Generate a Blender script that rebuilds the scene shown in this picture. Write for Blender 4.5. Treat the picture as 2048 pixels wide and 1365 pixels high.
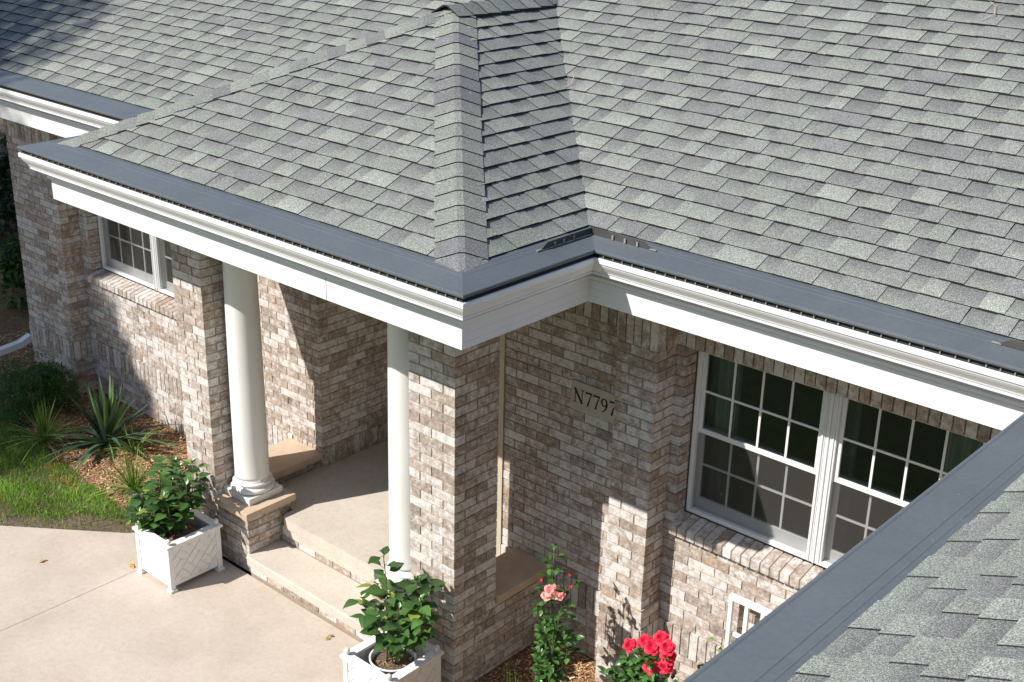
import bpy, math, random
from mathutils import Vector, Matrix, noise as mnoise
rnd = random.Random(11)
S = bpy.context.scene
COL = bpy.context.scene.collection
for o in list(bpy.data.objects): bpy.data.objects.remove(o)

# ------------------------------------------------------------------ camera, sky, sun, exposure
cam_d = bpy.data.cameras.new("camera"); cam = bpy.data.objects.new("camera", cam_d); COL.objects.link(cam)
R_ = Vector((0.7449183, 0.6668250, 0.0210020)); U_ = Vector((-0.2633582, 0.2649857, 0.9275910)); F_ = Vector((-0.6129757, 0.6965105, -0.3730065))
m = Matrix.Identity(4)
for i in range(3):
    m[i][0] = R_[i]; m[i][1] = U_[i]; m[i][2] = -F_[i]
m[0][3], m[1][3], m[2][3] = 4.95309, -5.11104, 5.44496
cam.matrix_world = m
cam_d.sensor_width = 36.0; cam_d.lens = 36.0 * 2553.46 / 2048.0
cam_d.clip_start = 0.05; cam_d.clip_end = 500.0
S.camera = cam
SUN = Vector((-0.46, -1.0, 1.03)).normalized()
w = bpy.data.worlds.new("World"); S.world = w; w.use_nodes = True
nt = w.node_tree; bg = nt.nodes["Background"]
sky = nt.nodes.new("ShaderNodeTexSky"); sky.sky_type = 'NISHITA'; sky.sun_disc = False
sky.sun_elevation = math.asin(SUN.z); sky.sun_rotation = math.atan2(SUN.x, SUN.y) % (2 * math.pi)
sky.altitude = 200.0; sky.air_density = 1.0; sky.dust_density = .6; sky.ozone_density = 1.0
nt.links.new(sky.outputs[0], bg.inputs[0]); bg.inputs[1].default_value = 0.115
sd = bpy.data.lights.new("sun", 'SUN'); so = bpy.data.objects.new("sun", sd); COL.objects.link(so)
sd.energy = 4.6; sd.angle = math.radians(0.5); sd.color = (1.0, 0.955, 0.89)
so.rotation_euler = (-SUN).to_track_quat('-Z', 'Y').to_euler(); so.location = (-8, -20, 22)
S.view_settings.view_transform = 'Standard'; S.view_settings.look = 'None'
S.view_settings.exposure = 0.43; S.view_settings.gamma = 1.0
S.render.engine = 'CYCLES'

# ------------------------------------------------------------------ materials
def new_mat(name):
    mt = bpy.data.materials.new(name); mt.use_nodes = True
    return mt, mt.node_tree, mt.node_tree.nodes["Principled BSDF"]
def node(nt, t, **kw):
    n = nt.nodes.new(t)
    for k, v in kw.items(): setattr(n, k, v)
    return n
def objcoord(nt):
    return node(nt, "ShaderNodeTexCoord").outputs["Object"]
def noise_tex(nt, scale, detail=3, rough=.6, vec=None):
    n = node(nt, "ShaderNodeTexNoise"); n.inputs["Scale"].default_value = scale
    n.inputs["Detail"].default_value = detail; n.inputs["Roughness"].default_value = rough
    nt.links.new(vec if vec else objcoord(nt), n.inputs["Vector"]); return n.outputs["Fac"]
def ramp(nt, fac, stops):
    r = node(nt, "ShaderNodeValToRGB"); e = r.color_ramp.elements
    while len(e) < len(stops): e.new(0.5)
    for el, (p, c) in zip(e, stops):
        el.position = p; el.color = (c[0], c[1], c[2], 1) if not isinstance(c, (int, float)) else (c, c, c, 1)
    nt.links.new(fac, r.inputs[0]); return r.outputs[0]
def mixc(nt, a, b, fac, mode='MIX'):
    n = node(nt, "ShaderNodeMix", data_type='RGBA', blend_type=mode)
    for sock, v in ((n.inputs[0], fac), (n.inputs[6], a), (n.inputs[7], b)):
        if isinstance(v, bpy.types.NodeSocket): nt.links.new(v, sock)
        elif isinstance(v, (int, float)): sock.default_value = v if sock is n.inputs[0] or sock == n.inputs[0] else (v, v, v, 1)
        else: sock.default_value = (v[0], v[1], v[2], 1)
    return n.outputs[2]
def bump(nt, bsdf, h, strength=.4, dist=.01):
    b = node(nt, "ShaderNodeBump"); b.inputs["Strength"].default_value = strength; b.inputs["Distance"].default_value = dist
    nt.links.new(h, b.inputs["Height"]); nt.links.new(b.outputs[0], bsdf.inputs["Normal"])
def attr(nt, name="col"):
    return node(nt, "ShaderNodeAttribute", attribute_name=name).outputs["Color"]

def mat_brick():
    mt, nt, b = new_mat("brick")
    c = attr(nt)
    oc = objcoord(nt)
    n1 = noise_tex(nt, 22, 4, .65, oc); n2 = noise_tex(nt, 70, 4, .7, oc); n3 = noise_tex(nt, 9, 2, .5, oc)
    al = node(nt, "ShaderNodeAttribute", attribute_name="col").outputs["Alpha"]
    # whitewash: a soft veil whose strength rides on the brick's own alpha
    al2 = node(nt, "ShaderNodeMath", operation='MULTIPLY_ADD'); nt.links.new(al, al2.inputs[0]); al2.inputs[1].default_value = .55; al2.inputs[2].default_value = -.17
    ad = node(nt, "ShaderNodeMath", operation='MULTIPLY_ADD'); nt.links.new(n1, ad.inputs[0]); ad.inputs[1].default_value = 1.9; nt.links.new(al2.outputs[0], ad.inputs[2])
    ad2 = node(nt, "ShaderNodeMath", operation='MULTIPLY_ADD'); nt.links.new(n2, ad2.inputs[0]); ad2.inputs[1].default_value = .9; nt.links.new(ad.outputs[0], ad2.inputs[2])
    wh = ramp(nt, ad2.outputs[0], [(.0, 0), (.55, .0), (.85, .45), (1.0, .8)])
    sc = node(nt, "ShaderNodeMath", operation='MULTIPLY'); sc.inputs[1].default_value = .5
    nt.links.new(ad2.outputs[0], sc.inputs[0])
    wh = ramp(nt, sc.outputs[0], [(.44, 0), (.68, .20), (.82, .62), (.92, .95)])
    dk = ramp(nt, n2, [(0, 1), (.30, 1), (.38, 0)])
    c = mixc(nt, c, ramp(nt, n3, [(.3, (.78, .76, .75)), (.7, (1.14, 1.12, 1.10))]), 1.0, 'MULTIPLY')
    n4 = noise_tex(nt, 38, 3, .6, oc)
    c = mixc(nt, c, ramp(nt, n4, [(.36, (.66, .62, .58)), (.5, (1, 1, 1)), (.66, (1.25, 1.25, 1.27))]), 1.0, 'MULTIPLY')
    c = mixc(nt, c, (.68, .655, .63), wh)
    c = mixc(nt, c, (.10, .075, .06), mixc(nt, 0.0, .45, dk))
    nt.links.new(c, b.inputs["Base Color"]); b.inputs["Roughness"].default_value = .9
    bump(nt, b, n2, .6, .006)
    return mt
def mat_noise(name, c1, c2, scale, rough=.85, bs=.3, bscale=None, detail=5, spec=None, p=(.35, .68)):
    mt, nt, b = new_mat(name)
    oc = objcoord(nt)
    n = noise_tex(nt, scale, detail, .62, oc)
    nt.links.new(ramp(nt, n, [(p[0], c1), (p[1], c2)]), b.inputs["Base Color"])
    b.inputs["Roughness"].default_value = rough
    if spec is not None: b.inputs["Specular IOR Level"].default_value = spec
    if bs: bump(nt, b, noise_tex(nt, bscale or scale * 6, 3, .6, oc), bs, .004)
    return mt
def mat_concrete(name, c1, c2, stain):
    mt, nt, b = new_mat(name)
    oc = objcoord(nt)
    n = noise_tex(nt, 1.7, 6, .62, oc); f = noise_tex(nt, 90, 3, .7, oc); n3 = noise_tex(nt, 6.0, 5, .7, oc)
    c = ramp(nt, n, [(.3, c1), (.7, c2)])
    c = mixc(nt, c, stain, ramp(nt, n3, [(.55, 0), (.78, .45)]))
    c = mixc(nt, c, ramp(nt, f, [(.25, .86), (.5, 1.0), (.8, 1.07)]), 1.0, 'MULTIPLY')
    v = node(nt, "ShaderNodeTexVoronoi"); v.inputs["Scale"].default_value = 7; nt.links.new(oc, v.inputs["Vector"])
    c = mixc(nt, c, (.16, .12, .08), ramp(nt, v.outputs["Distance"], [(0, .55), (.025, .0)]))
    n5 = noise_tex(nt, 24, 6, .75, oc); c = mixc(nt, c, ramp(nt, n5, [(.28, .84), (.5, 1.0), (.72, 1.08)]), 1.0, 'MULTIPLY')
    mp = node(nt, "ShaderNodeMapping"); mp.inputs["Rotation"].default_value = (0, 0, .5); mp.inputs["Scale"].default_value = (1.2, 14, 1); nt.links.new(oc, mp.inputs["Vector"])
    n6 = noise_tex(nt, 1.5, 5, .7, mp.outputs[0]); c = mixc(nt, c, (.72, .66, .58), ramp(nt, n6, [(.60, 0), (.78, .35)]))
    c = mixc(nt, c, (.30, .23, .16), ramp(nt, noise_tex(nt, 3.1, 7, .72, oc), [(.60, 0), (.80, .40)]))
    nt.links.new(c, b.inputs["Base Color"]); b.inputs["Roughness"].default_value = .88
    bump(nt, b, f, .25, .003)
    return mt
def mat_attr(name, rough=.6, nscale=0, lo=.8, hi=1.2, bs=0, spec=.5, gain=None, trans=0.0):
    mt, nt, b = new_mat(name)
    c = attr(nt)
    if nscale:
        f = noise_tex(nt, nscale, 3, .7)
        c = mixc(nt, c, ramp(nt, f, [(.3, lo), (.7, hi)]), 1.0, 'MULTIPLY')
        if bs: bump(nt, b, f, bs, .004)
    nt.links.new(c, b.inputs["Base Color"]); b.inputs["Roughness"].default_value = rough
    b.inputs["Specular IOR Level"].default_value = spec
    if trans:
        out = nt.nodes["Material Output"]; tr = node(nt, "ShaderNodeBsdfTranslucent"); nt.links.new(mixc(nt, c, (1.3, 1.5, .7), 1.0, 'MULTIPLY'), tr.inputs[0])
        mx = node(nt, "ShaderNodeMixShader"); mx.inputs[0].default_value = trans
        nt.links.new(b.outputs[0], mx.inputs[1]); nt.links.new(tr.outputs[0], mx.inputs[2]); nt.links.new(mx.outputs[0], out.inputs[0])
    return mt
def mat_shingle():
    mt, nt, b = new_mat("shingle")
    c = attr(nt); oc = objcoord(nt)
    g = noise_tex(nt, 210, 2, .8, oc); p = noise_tex(nt, 5, 3, .6, oc); g2 = noise_tex(nt, 75, 3, .75, oc)
    c = mixc(nt, c, ramp(nt, g, [(.36, .42), (.5, .98), (.62, 1.95)]), 1.0, 'MULTIPLY')
    c = mixc(nt, c, ramp(nt, g2, [(.3, .84), (.7, 1.16)]), 1.0, 'MULTIPLY')
    c = mixc(nt, c, ramp(nt, p, [(.3, .92), (.7, 1.07)]), 1.0, 'MULTIPLY')
    nt.links.new(c, b.inputs["Base Color"]); b.inputs["Roughness"].default_value = .95; b.inputs["Specular IOR Level"].default_value = .25
    bump(nt, b, g, .35, .002)
    return mt
def mat_glass():
    mt, nt, b = new_mat("window_glass")
    out = nt.nodes["Material Output"]; nt.nodes.remove(b)
    gl = node(nt, "ShaderNodeBsdfGlossy"); gl.inputs["Roughness"].default_value = .015; gl.inputs[0].default_value = (.9, .95, .95, 1)
    tr = node(nt, "ShaderNodeBsdfTransparent"); tr.inputs[0].default_value = (.50, .56, .52, 1)
    fr = node(nt, "ShaderNodeFresnel"); fr.inputs[0].default_value = 1.52
    mx = node(nt, "ShaderNodeMixShader"); nt.links.new(fr.outputs[0], mx.inputs[0]); nt.links.new(tr.outputs[0], mx.inputs[1]); nt.links.new(gl.outputs[0], mx.inputs[2])
    nt.links.new(mx.outputs[0], out.inputs[0]); return mt
def mat_screen():
    mt, nt, b = new_mat("insect_screen")
    out = nt.nodes["Material Output"]; b.inputs["Base Color"].default_value = (.075, .072, .062, 1); b.inputs["Roughness"].default_value = .8
    tr = node(nt, "ShaderNodeBsdfTransparent"); mx = node(nt, "ShaderNodeMixShader"); mx.inputs[0].default_value = .42
    nt.links.new(tr.outputs[0], mx.inputs[1]); nt.links.new(b.outputs[0], mx.inputs[2]); nt.links.new(mx.outputs[0], out.inputs[0]); return mt

M = {}
M['brick'] = mat_brick()
M['mortar'] = mat_noise("mortar", (.33, .255, .185), (.46, .365, .27), 30, .95, .5, 120)
M['shingle'] = mat_shingle()
M['cover_plain'] = mat_noise("gutter_cover_metal", (.070, .083, .093), (.082, .096, .107), 2.5, .42, 0, spec=.5)
def mat_cover():
    mt, nt, b = new_mat("gutter_cover_paint"); oc = objcoord(nt)
    c = ramp(nt, noise_tex(nt, 2.2, 6, .65, oc), [(.3, (.092, .106, .116)), (.7, (.112, .126, .136))])
    c = mixc(nt, c, ramp(nt, noise_tex(nt, 45, 4, .75, oc), [(.3, .90), (.7, 1.10)]), 1.0, 'MULTIPLY')
    v = node(nt, "ShaderNodeTexVoronoi"); v.inputs["Scale"].default_value = 9; nt.links.new(oc, v.inputs["Vector"])
    c = mixc(nt, c, (.42, .42, .40), ramp(nt, v.outputs["Distance"], [(0, .9), (.035, 0)]))
    v2 = node(nt, "ShaderNodeTexVoronoi"); v2.inputs["Scale"].default_value = 5.3; nt.links.new(oc, v2.inputs["Vector"])
    c = mixc(nt, c, (.02, .018, .015), ramp(nt, v2.outputs["Distance"], [(0, .9), (.025, 0)]))
    nt.links.new(c, b.inputs["Base Color"])
    nt.links.new(ramp(nt, noise_tex(nt, 8, 4, .7, oc), [(.3, .36), (.7, .55)]), b.inputs["Roughness"])
    bump(nt, b, noise_tex(nt, 3.0, 2, .5, oc), .25, .02)
    return mt
M['cover'] = mat_cover()
M['cover_dark'] = mat_noise("dark_mesh", (.012, .012, .013), (.03, .03, .03), 60, .8, .3)
M['white'] = mat_noise("white_aluminium", (.76, .765, .77), (.82, .825, .83), 3, .45, 0)
M['cream'] = mat_noise("cream_column_paint", (.78, .77, .73), (.83, .82, .78), 2, .42, 0)
M['vinyl'] = mat_noise("white_vinyl", (.74, .75, .75), (.80, .81, .81), 5, .4, 0)
M['plastic'] = mat_noise("white_planter_plastic", (.80, .80, .79), (.86, .86, .85), 5, .42, 0)
M['stone'] = mat_noise("cast_stone", (.50, .375, .275), (.60, .465, .345), 7, .85, .25, 90)
M['drive'] = mat_concrete("driveway_concrete", (.46, .39, .325), (.57, .495, .42), (.42, .335, .26))
M['step'] = mat_concrete("step_concrete", (.50, .44, .375), (.60, .54, .46), (.46, .385, .30))
M['caulk'] = mat_noise("tan_casing", (.50, .43, .33), (.56, .48, .37), 6, .6, 0)
M['plaque'] = mat_noise("plaque_stone", (.47, .42, .34), (.53, .475, .385), 14, .8, .2, 80)
M['ink'] = mat_noise("black_lettering", (.012, .012, .012), (.02, .02, .02), 5, .6, 0)
M['glass'] = mat_glass(); M['screen'] = mat_screen()
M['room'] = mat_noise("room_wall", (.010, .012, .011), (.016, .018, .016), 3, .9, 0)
M['curtain'] = mat_noise("curtain_cloth", (.52, .54, .46), (.64, .66, .58), 6, .9, .2)
M['leaf'] = mat_attr("leaf", .33, 0, spec=.5, trans=.12)
M['leafmatte'] = mat_attr("matte_leaf", .55, 0, spec=.35, trans=.2)
M['petal'] = mat_attr("petal", .5, 0, spec=.3, trans=.25)
M['bark'] = mat_noise("bark", (.07, .05, .035), (.14, .10, .07), 20, .95, .6, 60)
M['stem'] = mat_noise("green_stem", (.07, .10, .03), (.13, .15, .06), 20, .6, 0)
M['soil'] = mat_noise("soil", (.06, .04, .025), (.20, .145, .10), 45, .95, .8, 90)
M['earth'] = mat_noise("earth", (.05, .045, .025), (.13, .10, .06), 5, .95, .6, 60)
M['mulchbase'] = mat_noise("mulch_floor", (.10, .05, .022), (.33, .19, .09), 38, .95, .8, 90)
M['chip'] = mat_attr("wood_chip", .85, 60, .8, 1.15)
M['grass'] = mat_attr("grass", .5, 0, spec=.35, trans=.2)
M['woodtrim'] = mat_noise("door_paint", (.16, .15, .13), (.2, .19, .17), 4, .5, 0)
M['red'] = mat_noise("red_flower", (.45, .02, .02), (.6, .05, .03), 20, .5, 0)
M['bronze'] = mat_noise('baffle_bronze', (.055, .052, .05), (.075, .072, .068), 5, .5, 0)
M['clip'] = mat_noise('dull_clip', (.22, .22, .2), (.3, .3, .28), 5, .6, 0)
M['lawnflat'] = mat_noise('lawn_ground', (.045, .075, .02), (.09, .13, .035), 9, .9, .6, 60)
M['soffit'] = mat_noise("soffit_panel", (.62, .62, .6), (.68, .68, .66), 3, .6, 0)

# ------------------------------------------------------------------ mesh builder
class MB:
    def __init__(s): s.v = []; s.f = []; s.c = []; s.mi = []; s.sm = []
    def face(s, pts, col=(1, 1, 1, 1), mi=0, smooth=False):
        n = len(s.v); s.v += [tuple(p) for p in pts]; s.f.append(tuple(range(n, n + len(pts))))
        if isinstance(col, list): s.c.append(col)
        else: s.c.append([col] * len(pts))
        s.mi.append(mi); s.sm.append(smooth)
    def idx(s, base, ids, col, mi=0, smooth=False):
        s.f.append(tuple(base + i for i in ids)); s.c.append([col] * len(ids)); s.mi.append(mi); s.sm.append(smooth)
    def hexa(s, p, col=(1, 1, 1, 1), mi=0):   # p: 4 bottom + 4 top (ccw from above)
        n = len(s.v); s.v += [tuple(q) for q in p]
        for q in ((3, 2, 1, 0), (4, 5, 6, 7), (0, 1, 5, 4), (1, 2, 6, 5), (2, 3, 7, 6), (3, 0, 4, 7)): s.idx(n, q, col, mi)
    def box(s, x0, x1, y0, y1, z0, z1, col=(1, 1, 1, 1), mi=0):
        s.hexa([(x0, y0, z0), (x1, y0, z0), (x1, y1, z0), (x0, y1, z0), (x0, y0, z1), (x1, y0, z1), (x1, y1, z1), (x0, y1, z1)], col, mi)
    def obox(s, o, a, b, c, col=(1, 1, 1, 1), mi=0):  # corner o, edge vectors a,b,c
        o = Vector(o); a = Vector(a); b = Vector(b); c = Vector(c)
        if a.cross(b).dot(c) < 0: a, b = b, a
        s.hexa([o, o + a, o + a + b, o + b, o + c, o + a + c, o + a + b + c, o + b + c], col, mi)
    def lathe(s, cx, cy, prof, seg=40, col=(1, 1, 1, 1), mi=0, caps=True):
        n = len(s.v); k = len(prof)
        for i in range(seg):
            a = 2 * math.pi * i / seg
            for r, z in prof: s.v.append((cx + r * math.cos(a), cy + r * math.sin(a), z))
        for i in range(seg):
            j = (i + 1) % seg
            for q in range(k - 1): s.idx(n, (i * k + q, j * k + q, j * k + q + 1, i * k + q + 1), col, mi, True)
        if caps:
            s.idx(n, [i * k + k - 1 for i in range(seg)], col, mi); s.idx(n, [i * k for i in range(seg)][::-1], col, mi)
    def tube(s, pts, rad, seg=6, col=(1, 1, 1, 1), mi=0):
        pts = [Vector(p) for p in pts]; n = len(s.v); k = len(pts)
        for i, p in enumerate(pts):
            d = (pts[min(i + 1, k - 1)] - pts[max(i - 1, 0)]).normalized()
            a = d.cross(Vector((0, 0, 1)) if abs(d.z) < .9 else Vector((1, 0, 0))).normalized(); b = d.cross(a)
            r = rad[i] if isinstance(rad, (list, tuple)) else rad
            for q in range(seg):
                t = 2 * math.pi * q / seg; s.v.append(tuple(p + a * r * math.cos(t) + b * r * math.sin(t)))
        for i in range(k - 1):
            for q in range(seg):
                r2 = (q + 1) % seg; s.idx(n, (i * seg + q, i * seg + r2, (i + 1) * seg + r2, (i + 1) * seg + q), col, mi, True)
        s.idx(n, [(k - 1) * seg + q for q in range(seg)], col, mi); s.idx(n, list(range(seg))[::-1], col, mi)
    def build(s, name, mats, parent=None, **props):
        me = bpy.data.meshes.new(name)
        me.from_pydata(s.v, [], s.f)
        if not isinstance(mats, (list, tuple)): mats = [mats]
        for mm in mats: me.materials.append(mm)
        me.polygons.foreach_set("material_index", s.mi); me.polygons.foreach_set("use_smooth", s.sm)
        ca = me.color_attributes.new("col", 'FLOAT_COLOR', 'CORNER')
        flat = []
        for cl in s.c:
            for c in cl: flat += [c[0], c[1], c[2], c[3] if len(c) > 3 else 1.0]
        ca.data.foreach_set("color", flat)
        me.update()
        o = bpy.data.objects.new(name, me); COL.objects.link(o)
        if parent: o.parent = parent
        for k, v in props.items(): o[k] = v
        return o
def empty(name, loc, label, cat, group=None):
    o = bpy.data.objects.new(name, None); COL.objects.link(o); o.location = loc; o.empty_display_size = .2
    o['label'] = label; o['category'] = cat
    if group: o['group'] = group
    return o
def rebase(root):   # parts were built in world coordinates: keep them in place under the root at its base
    for ch in root.children: ch.matrix_parent_inverse = Matrix.Translation(-root.location)
def bevel(o, w=.004, seg=2):
    md = o.modifiers.new("bevel", 'BEVEL'); md.width = w; md.segments = seg; md.limit_method = 'ANGLE'; md.angle_limit = .7
    return o

house = empty("brick_house", (-1.4, .9, 0), "brick ranch house with hipped entry porch under a grey shingle roof", "house")

# ------------------------------------------------------------------ brickwork
CH = .0677; Z0 = .032 - CH
BP = [((.37, .275, .205), .40), ((.41, .315, .245), .5), ((.47, .385, .32), .75), ((.31, .23, .17), .3), ((.43, .325, .24), .4),
      ((.51, .445, .39), .95), ((.39, .305, .245), .55), ((.26, .195, .145), .2), ((.45, .385, .34), .8), ((.40, .285, .205), .3), ((.38, .29, .225), .45), ((.35, .27, .21), .4), ((.49, .42, .36), .9)]
def bcol(r):
    c, a = r.choice(BP); k = r.uniform(.77, .96); c = (c[0] * .66 + .385 * .34, c[1] * .66 + .290 * .34, c[2] * .66 + .230 * .34)
    return (c[0] * k, c[1] * k, c[2] * k, min(1, max(0, a + r.uniform(-.3, .3))))
MJ = .009
def brick_face(mb, o, d, n, L, z0, z1, cs=0, ce=0, holes=(), soldiers=(), depth=.092, proud=0.0, seed=0, phase=0):
    """bricks on a vertical face. o=(x,y) start, d along, n outward. cs/ce: 1 convex corner at start/end, 0 plain"""
    r = random.Random(seed * 77 + 5)
    o = Vector((o[0], o[1], 0)); d = Vector((d[0], d[1], 0)); n = Vector((n[0], n[1], 0))
    def put(s0, s1, za, zb, pr=0.0, dp=depth):
        if s1 - s0 < .012 or zb - za < .012: return
        j = r.uniform(-.0013, .0013) + pr + proud
        jz = r.uniform(-.0008, .0008)
        mb.obox(o + d * s0 + n * (j - dp) + Vector((0, 0, za + jz)), d * (s1 - s0), n * dp, Vector((0, 0, zb - za)), bcol(r))
    k0 = int(math.floor((z0 - Z0) / CH)) ; k = k0
    while Z0 + k * CH < z1 - .01:
        za = Z0 + k * CH; zb = za + CH
        sol = None
        for (sk, pr) in soldiers:
            if sk <= k < sk + 3: sol = (sk, pr)
        if sol:
            if k == sol[0] or k == k0:
                sz0 = max(z0, Z0 + sol[0] * CH); sz1 = min(z1, Z0 + (sol[0] + 3) * CH)
                nb = max(1, round(L / CH)); wd = L / nb
                for q in range(nb):
                    a0, a1 = q * wd, (q + 1) * wd
                    if any(h[0] < (a0 + a1) / 2 < h[1] and h[2] < (sz0 + sz1) / 2 < h[3] for h in holes): continue
                    put(a0 + MJ / 2, a1 - MJ / 2, sz0 + MJ / 2, sz1 - MJ / 2, sol[1])
            k += 1; continue
        par = (k + phase) % 2
        a = 0.0; b = L
        if cs: a = (0.0 if par == 0 else .1016) if cs == 1 else (0.0 if par else .1016)
        if ce: b = (L if par == 1 else L - .1016) if ce == 1 else (L if par == 0 else L - .1016)
        if cs == 0: pos = -(.1016 if par else 0)
        else: pos = a
        zz0 = max(za + MJ / 2, z0); zz1 = min(zb - MJ / 2, z1)
        # cut by holes
        iv = [(a, b)]
        for h in holes:
            if h[2] - .02 < (za + zb) / 2 < h[3] + .02:
                ni = []
                for (p, q) in iv:
                    if h[1] <= p or h[0] >= q: ni.append((p, q)); continue
                    if h[0] > p: ni.append((p, h[0]))
                    if h[1] < q: ni.append((h[1], q))
                iv = ni
        e = pos
        while e < b - 1e-6:
            e1 = min(e + .2032, L if not ce else b)
            if ce and b - (e + .2032) < .03 : e1 = b
            for (p, q) in iv:
                s0 = max(e, p); s1 = min(e1, q)
                if s1 - s0 < .02: continue
                put(s0 + (MJ / 2 if s0 > 1e-4 else 0), s1 - (MJ / 2 if s1 < L - 1e-4 else 0), zz0, zz1)
            if e1 >= b: break
            e = e + .2032 if e1 != b else b
        k += 1
def mortar_box(mb, x0, x1, y0, y1, z0, z1): mb.box(x0, x1, y0, y1, z0, z1, mi=1)
BM = [M['brick'], M['mortar']]
RC = .006  # mortar set-back
# --- porch piers
ZW = 2.868
def pier(x0, x1, y0, y1, zt, seed, left=1, right=1, back=1, name="porch_pier", zb=0.0, front_ce=2, front_cs=1):
    mb = MB()
    mortar_box(mb, x0 + (RC if left else 0), x1 - (RC if right else 0), y0 + RC, y1 - (RC if back else 0), zb, zt)
    W = x1 - x0; D = y1 - y0
    brick_face(mb, (x0, y0), (1, 0), (0, -1), W, zb, zt, cs=front_cs if left else 0, ce=front_ce if right else 0, seed=seed)
    if right: brick_face(mb, (x1, y0), (0, 1), (1, 0), D, zb, zt, cs=2, ce=1 if back else 0, seed=seed + 1)
    if back: brick_face(mb, (x1, y1), (-1, 0), (0, 1), W, zb, zt, cs=1 if right else 0, ce=2 if left else 0, seed=seed + 2)
    if left: brick_face(mb, (x0, y1), (0, -1), (-1, 0), D, zb, zt, cs=2 if back else 0, ce=1, seed=seed + 3)
    return mb.build(name, BM, house)
pier(-.406, 0, 0, .406, ZW, 10)
pier(-2.955, -2.60, 0, .406, ZW, 20)
# pedestals and their caps
pier(-2.60, -2.21, 0, .42, .478, 30, left=0, back=1, name="column_pedestal", zb=0.0)
pier(-.80, -.406, 0, .42, .478, 40, left=1, right=0, back=1, name="column_pedestal", zb=0.0)
def stone(x0, x1, y0, y1, z0, z1, name="stone_cap"):
    mb = MB(); mb.box(x0, x1, y0, y1, z0, z1); return bevel(mb.build(name, M['stone'], house), .006)
stone(-2.598, -2.178, -.028, .452, .478, .533)
stone(-.832, -.409, -.028, .452, .478, .533)
# low side walls with stone ledges
mb = MB(); mortar_box(mb, -.30 + RC, 0 - RC, .406, .97, 0, .535)
brick_face(mb, (0, .406), (0, 1), (1, 0), .564, 0, .535, seed=50); brick_face(mb, (-.30, .97), (0, -1), (-1, 0), .564, 0, .535, seed=51)
mb.build("low_wall", BM, house)
stone(-.33, .028, .409, .969, .535, .598, "stone_ledge")
mb = MB(); mortar_box(mb, -2.955 + RC, -2.60 - RC, .406, 1.06, 0, .478)
brick_face(mb, (-2.60, .406), (0, 1), (1, 0), .654, 0, .478, seed=52); brick_face(mb, (-2.955, 1.06), (0, -1), (-1, 0), .654, 0, .478, seed=53)
mb.build("low_wall", BM, house)
stone(-2.985, -2.562, .409, 1.058, .478, .535, "stone_ledge")
# --- main walls
LO = 6; TO = 38   # first courses of the lower and upper soldier bands
SB = [(LO, .013), (TO, .010)]
# left window wall (Y=1.06) from X=-6.15 to -2.57
wx0, wx1, wz0, wz1 = -6.0, -4.12, 1.31, 2.537
mb = MB(); x0, x1, y = -6.15, -2.57, 1.06
for (a, b, c, d_) in ((x0 - .85, wx0 - .014, 0, ZW + .2), (wx1 + .014, x1 - RC, 0, ZW + .2), (wx0 - .014, wx1 + .014, 0, wz0 - .06), (wx0 - .014, wx1 + .014, wz1, ZW + .2)):
    mortar_box(mb, a, b, y + RC, y + .25, c, d_)
hl = [(wx0 - x0, wx1 - x0, wz0 - .10, wz1)]
brick_face(mb, (x0, y), (1, 0), (0, -1), -2.955 - x0, 0, 2.9, holes=hl, soldiers=[(LO, .012), (TO, .01)], seed=60, depth=.115)
brick_face(mb, (-2.955, y), (1, 0), (0, -1), .385, .37, 2.9, ce=1, soldiers=[(6, .004)], seed=62, depth=.1)
brick_face(mb, (x1, y), (0, 1), (1, 0), 1.1, .3, 2.9, cs=1, soldiers=[(6, .004)], seed=61)
mortar_box(mb, x1 - .25, x1 - RC, y + .25, y + 1.1, 0, 3.0)
mb.build("wall", BM, house)
# left end pilaster
mb = MB(); mortar_box(mb, -7.0 + RC, -6.15 - RC, .86 + RC, 1.06, 0, 3.0)
brick_face(mb, (-7.0, .86), (1, 0), (0, -1), .85, 0, 2.9, cs=1, ce=1, soldiers=SB, seed=70)
brick_face(mb, (-6.15, .86), (0, 1), (1, 0), .20, 0, 2.9, cs=1, soldiers=SB, seed=71)
brick_face(mb, (-7.0, 6.0), (0, -1), (-1, 0), 5.14, 0, 2.9, ce=1, soldiers=SB, seed=72)
mortar_box(mb, -7.0 + RC, -6.8, 1.31, 6.0, 0, 3.0)
mb.build("pilaster", BM, house)
# plaque wall (Y=.97)
mb = MB(); x0, x1, y = -.453, .62, .97
mortar_box(mb, x0, x1, y + RC, y + .3, 0, 3.0)
brick_face(mb, (x0, y), (1, 0), (0, -1), x1 - x0, 0, 2.9, soldiers=SB, seed=80)
mb.build("wall", BM, house)
# right pilaster (Y=.80)
mb = MB(); mortar_box(mb, .62 + RC, .925 - RC, .80 + RC, 1.1, 0, 3.0)
brick_face(mb, (.62, .80), (1, 0), (0, -1), .305, 0, 2.9, cs=1, ce=1, soldiers=SB, seed=81)
brick_face(mb, (.925, .80), (0, 1), (1, 0), .20, 0, 2.9, cs=1, soldiers=SB, seed=82)
brick_face(mb, (.62, .97), (0, -1), (-1, 0), .17, 0, 2.9, ce=1, soldiers=SB, seed=83)
mb.box(.606, .939, .786, .99, 0, .715, mi=1)
brick_face(mb, (.60, .78), (1, 0), (0, -1), .345, 0, .709, cs=1, ce=1, soldiers=[(6, .004)], seed=84)
brick_face(mb, (.945, .78), (0, 1), (1, 0), .21, 0, .709, cs=1, soldiers=[(6, .004)], seed=85)
brick_face(mb, (.60, .96), (0, -1), (-1, 0), .18, 0, .709, ce=1, seed=86)
mb.build("pilaster", BM, house)
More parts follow.
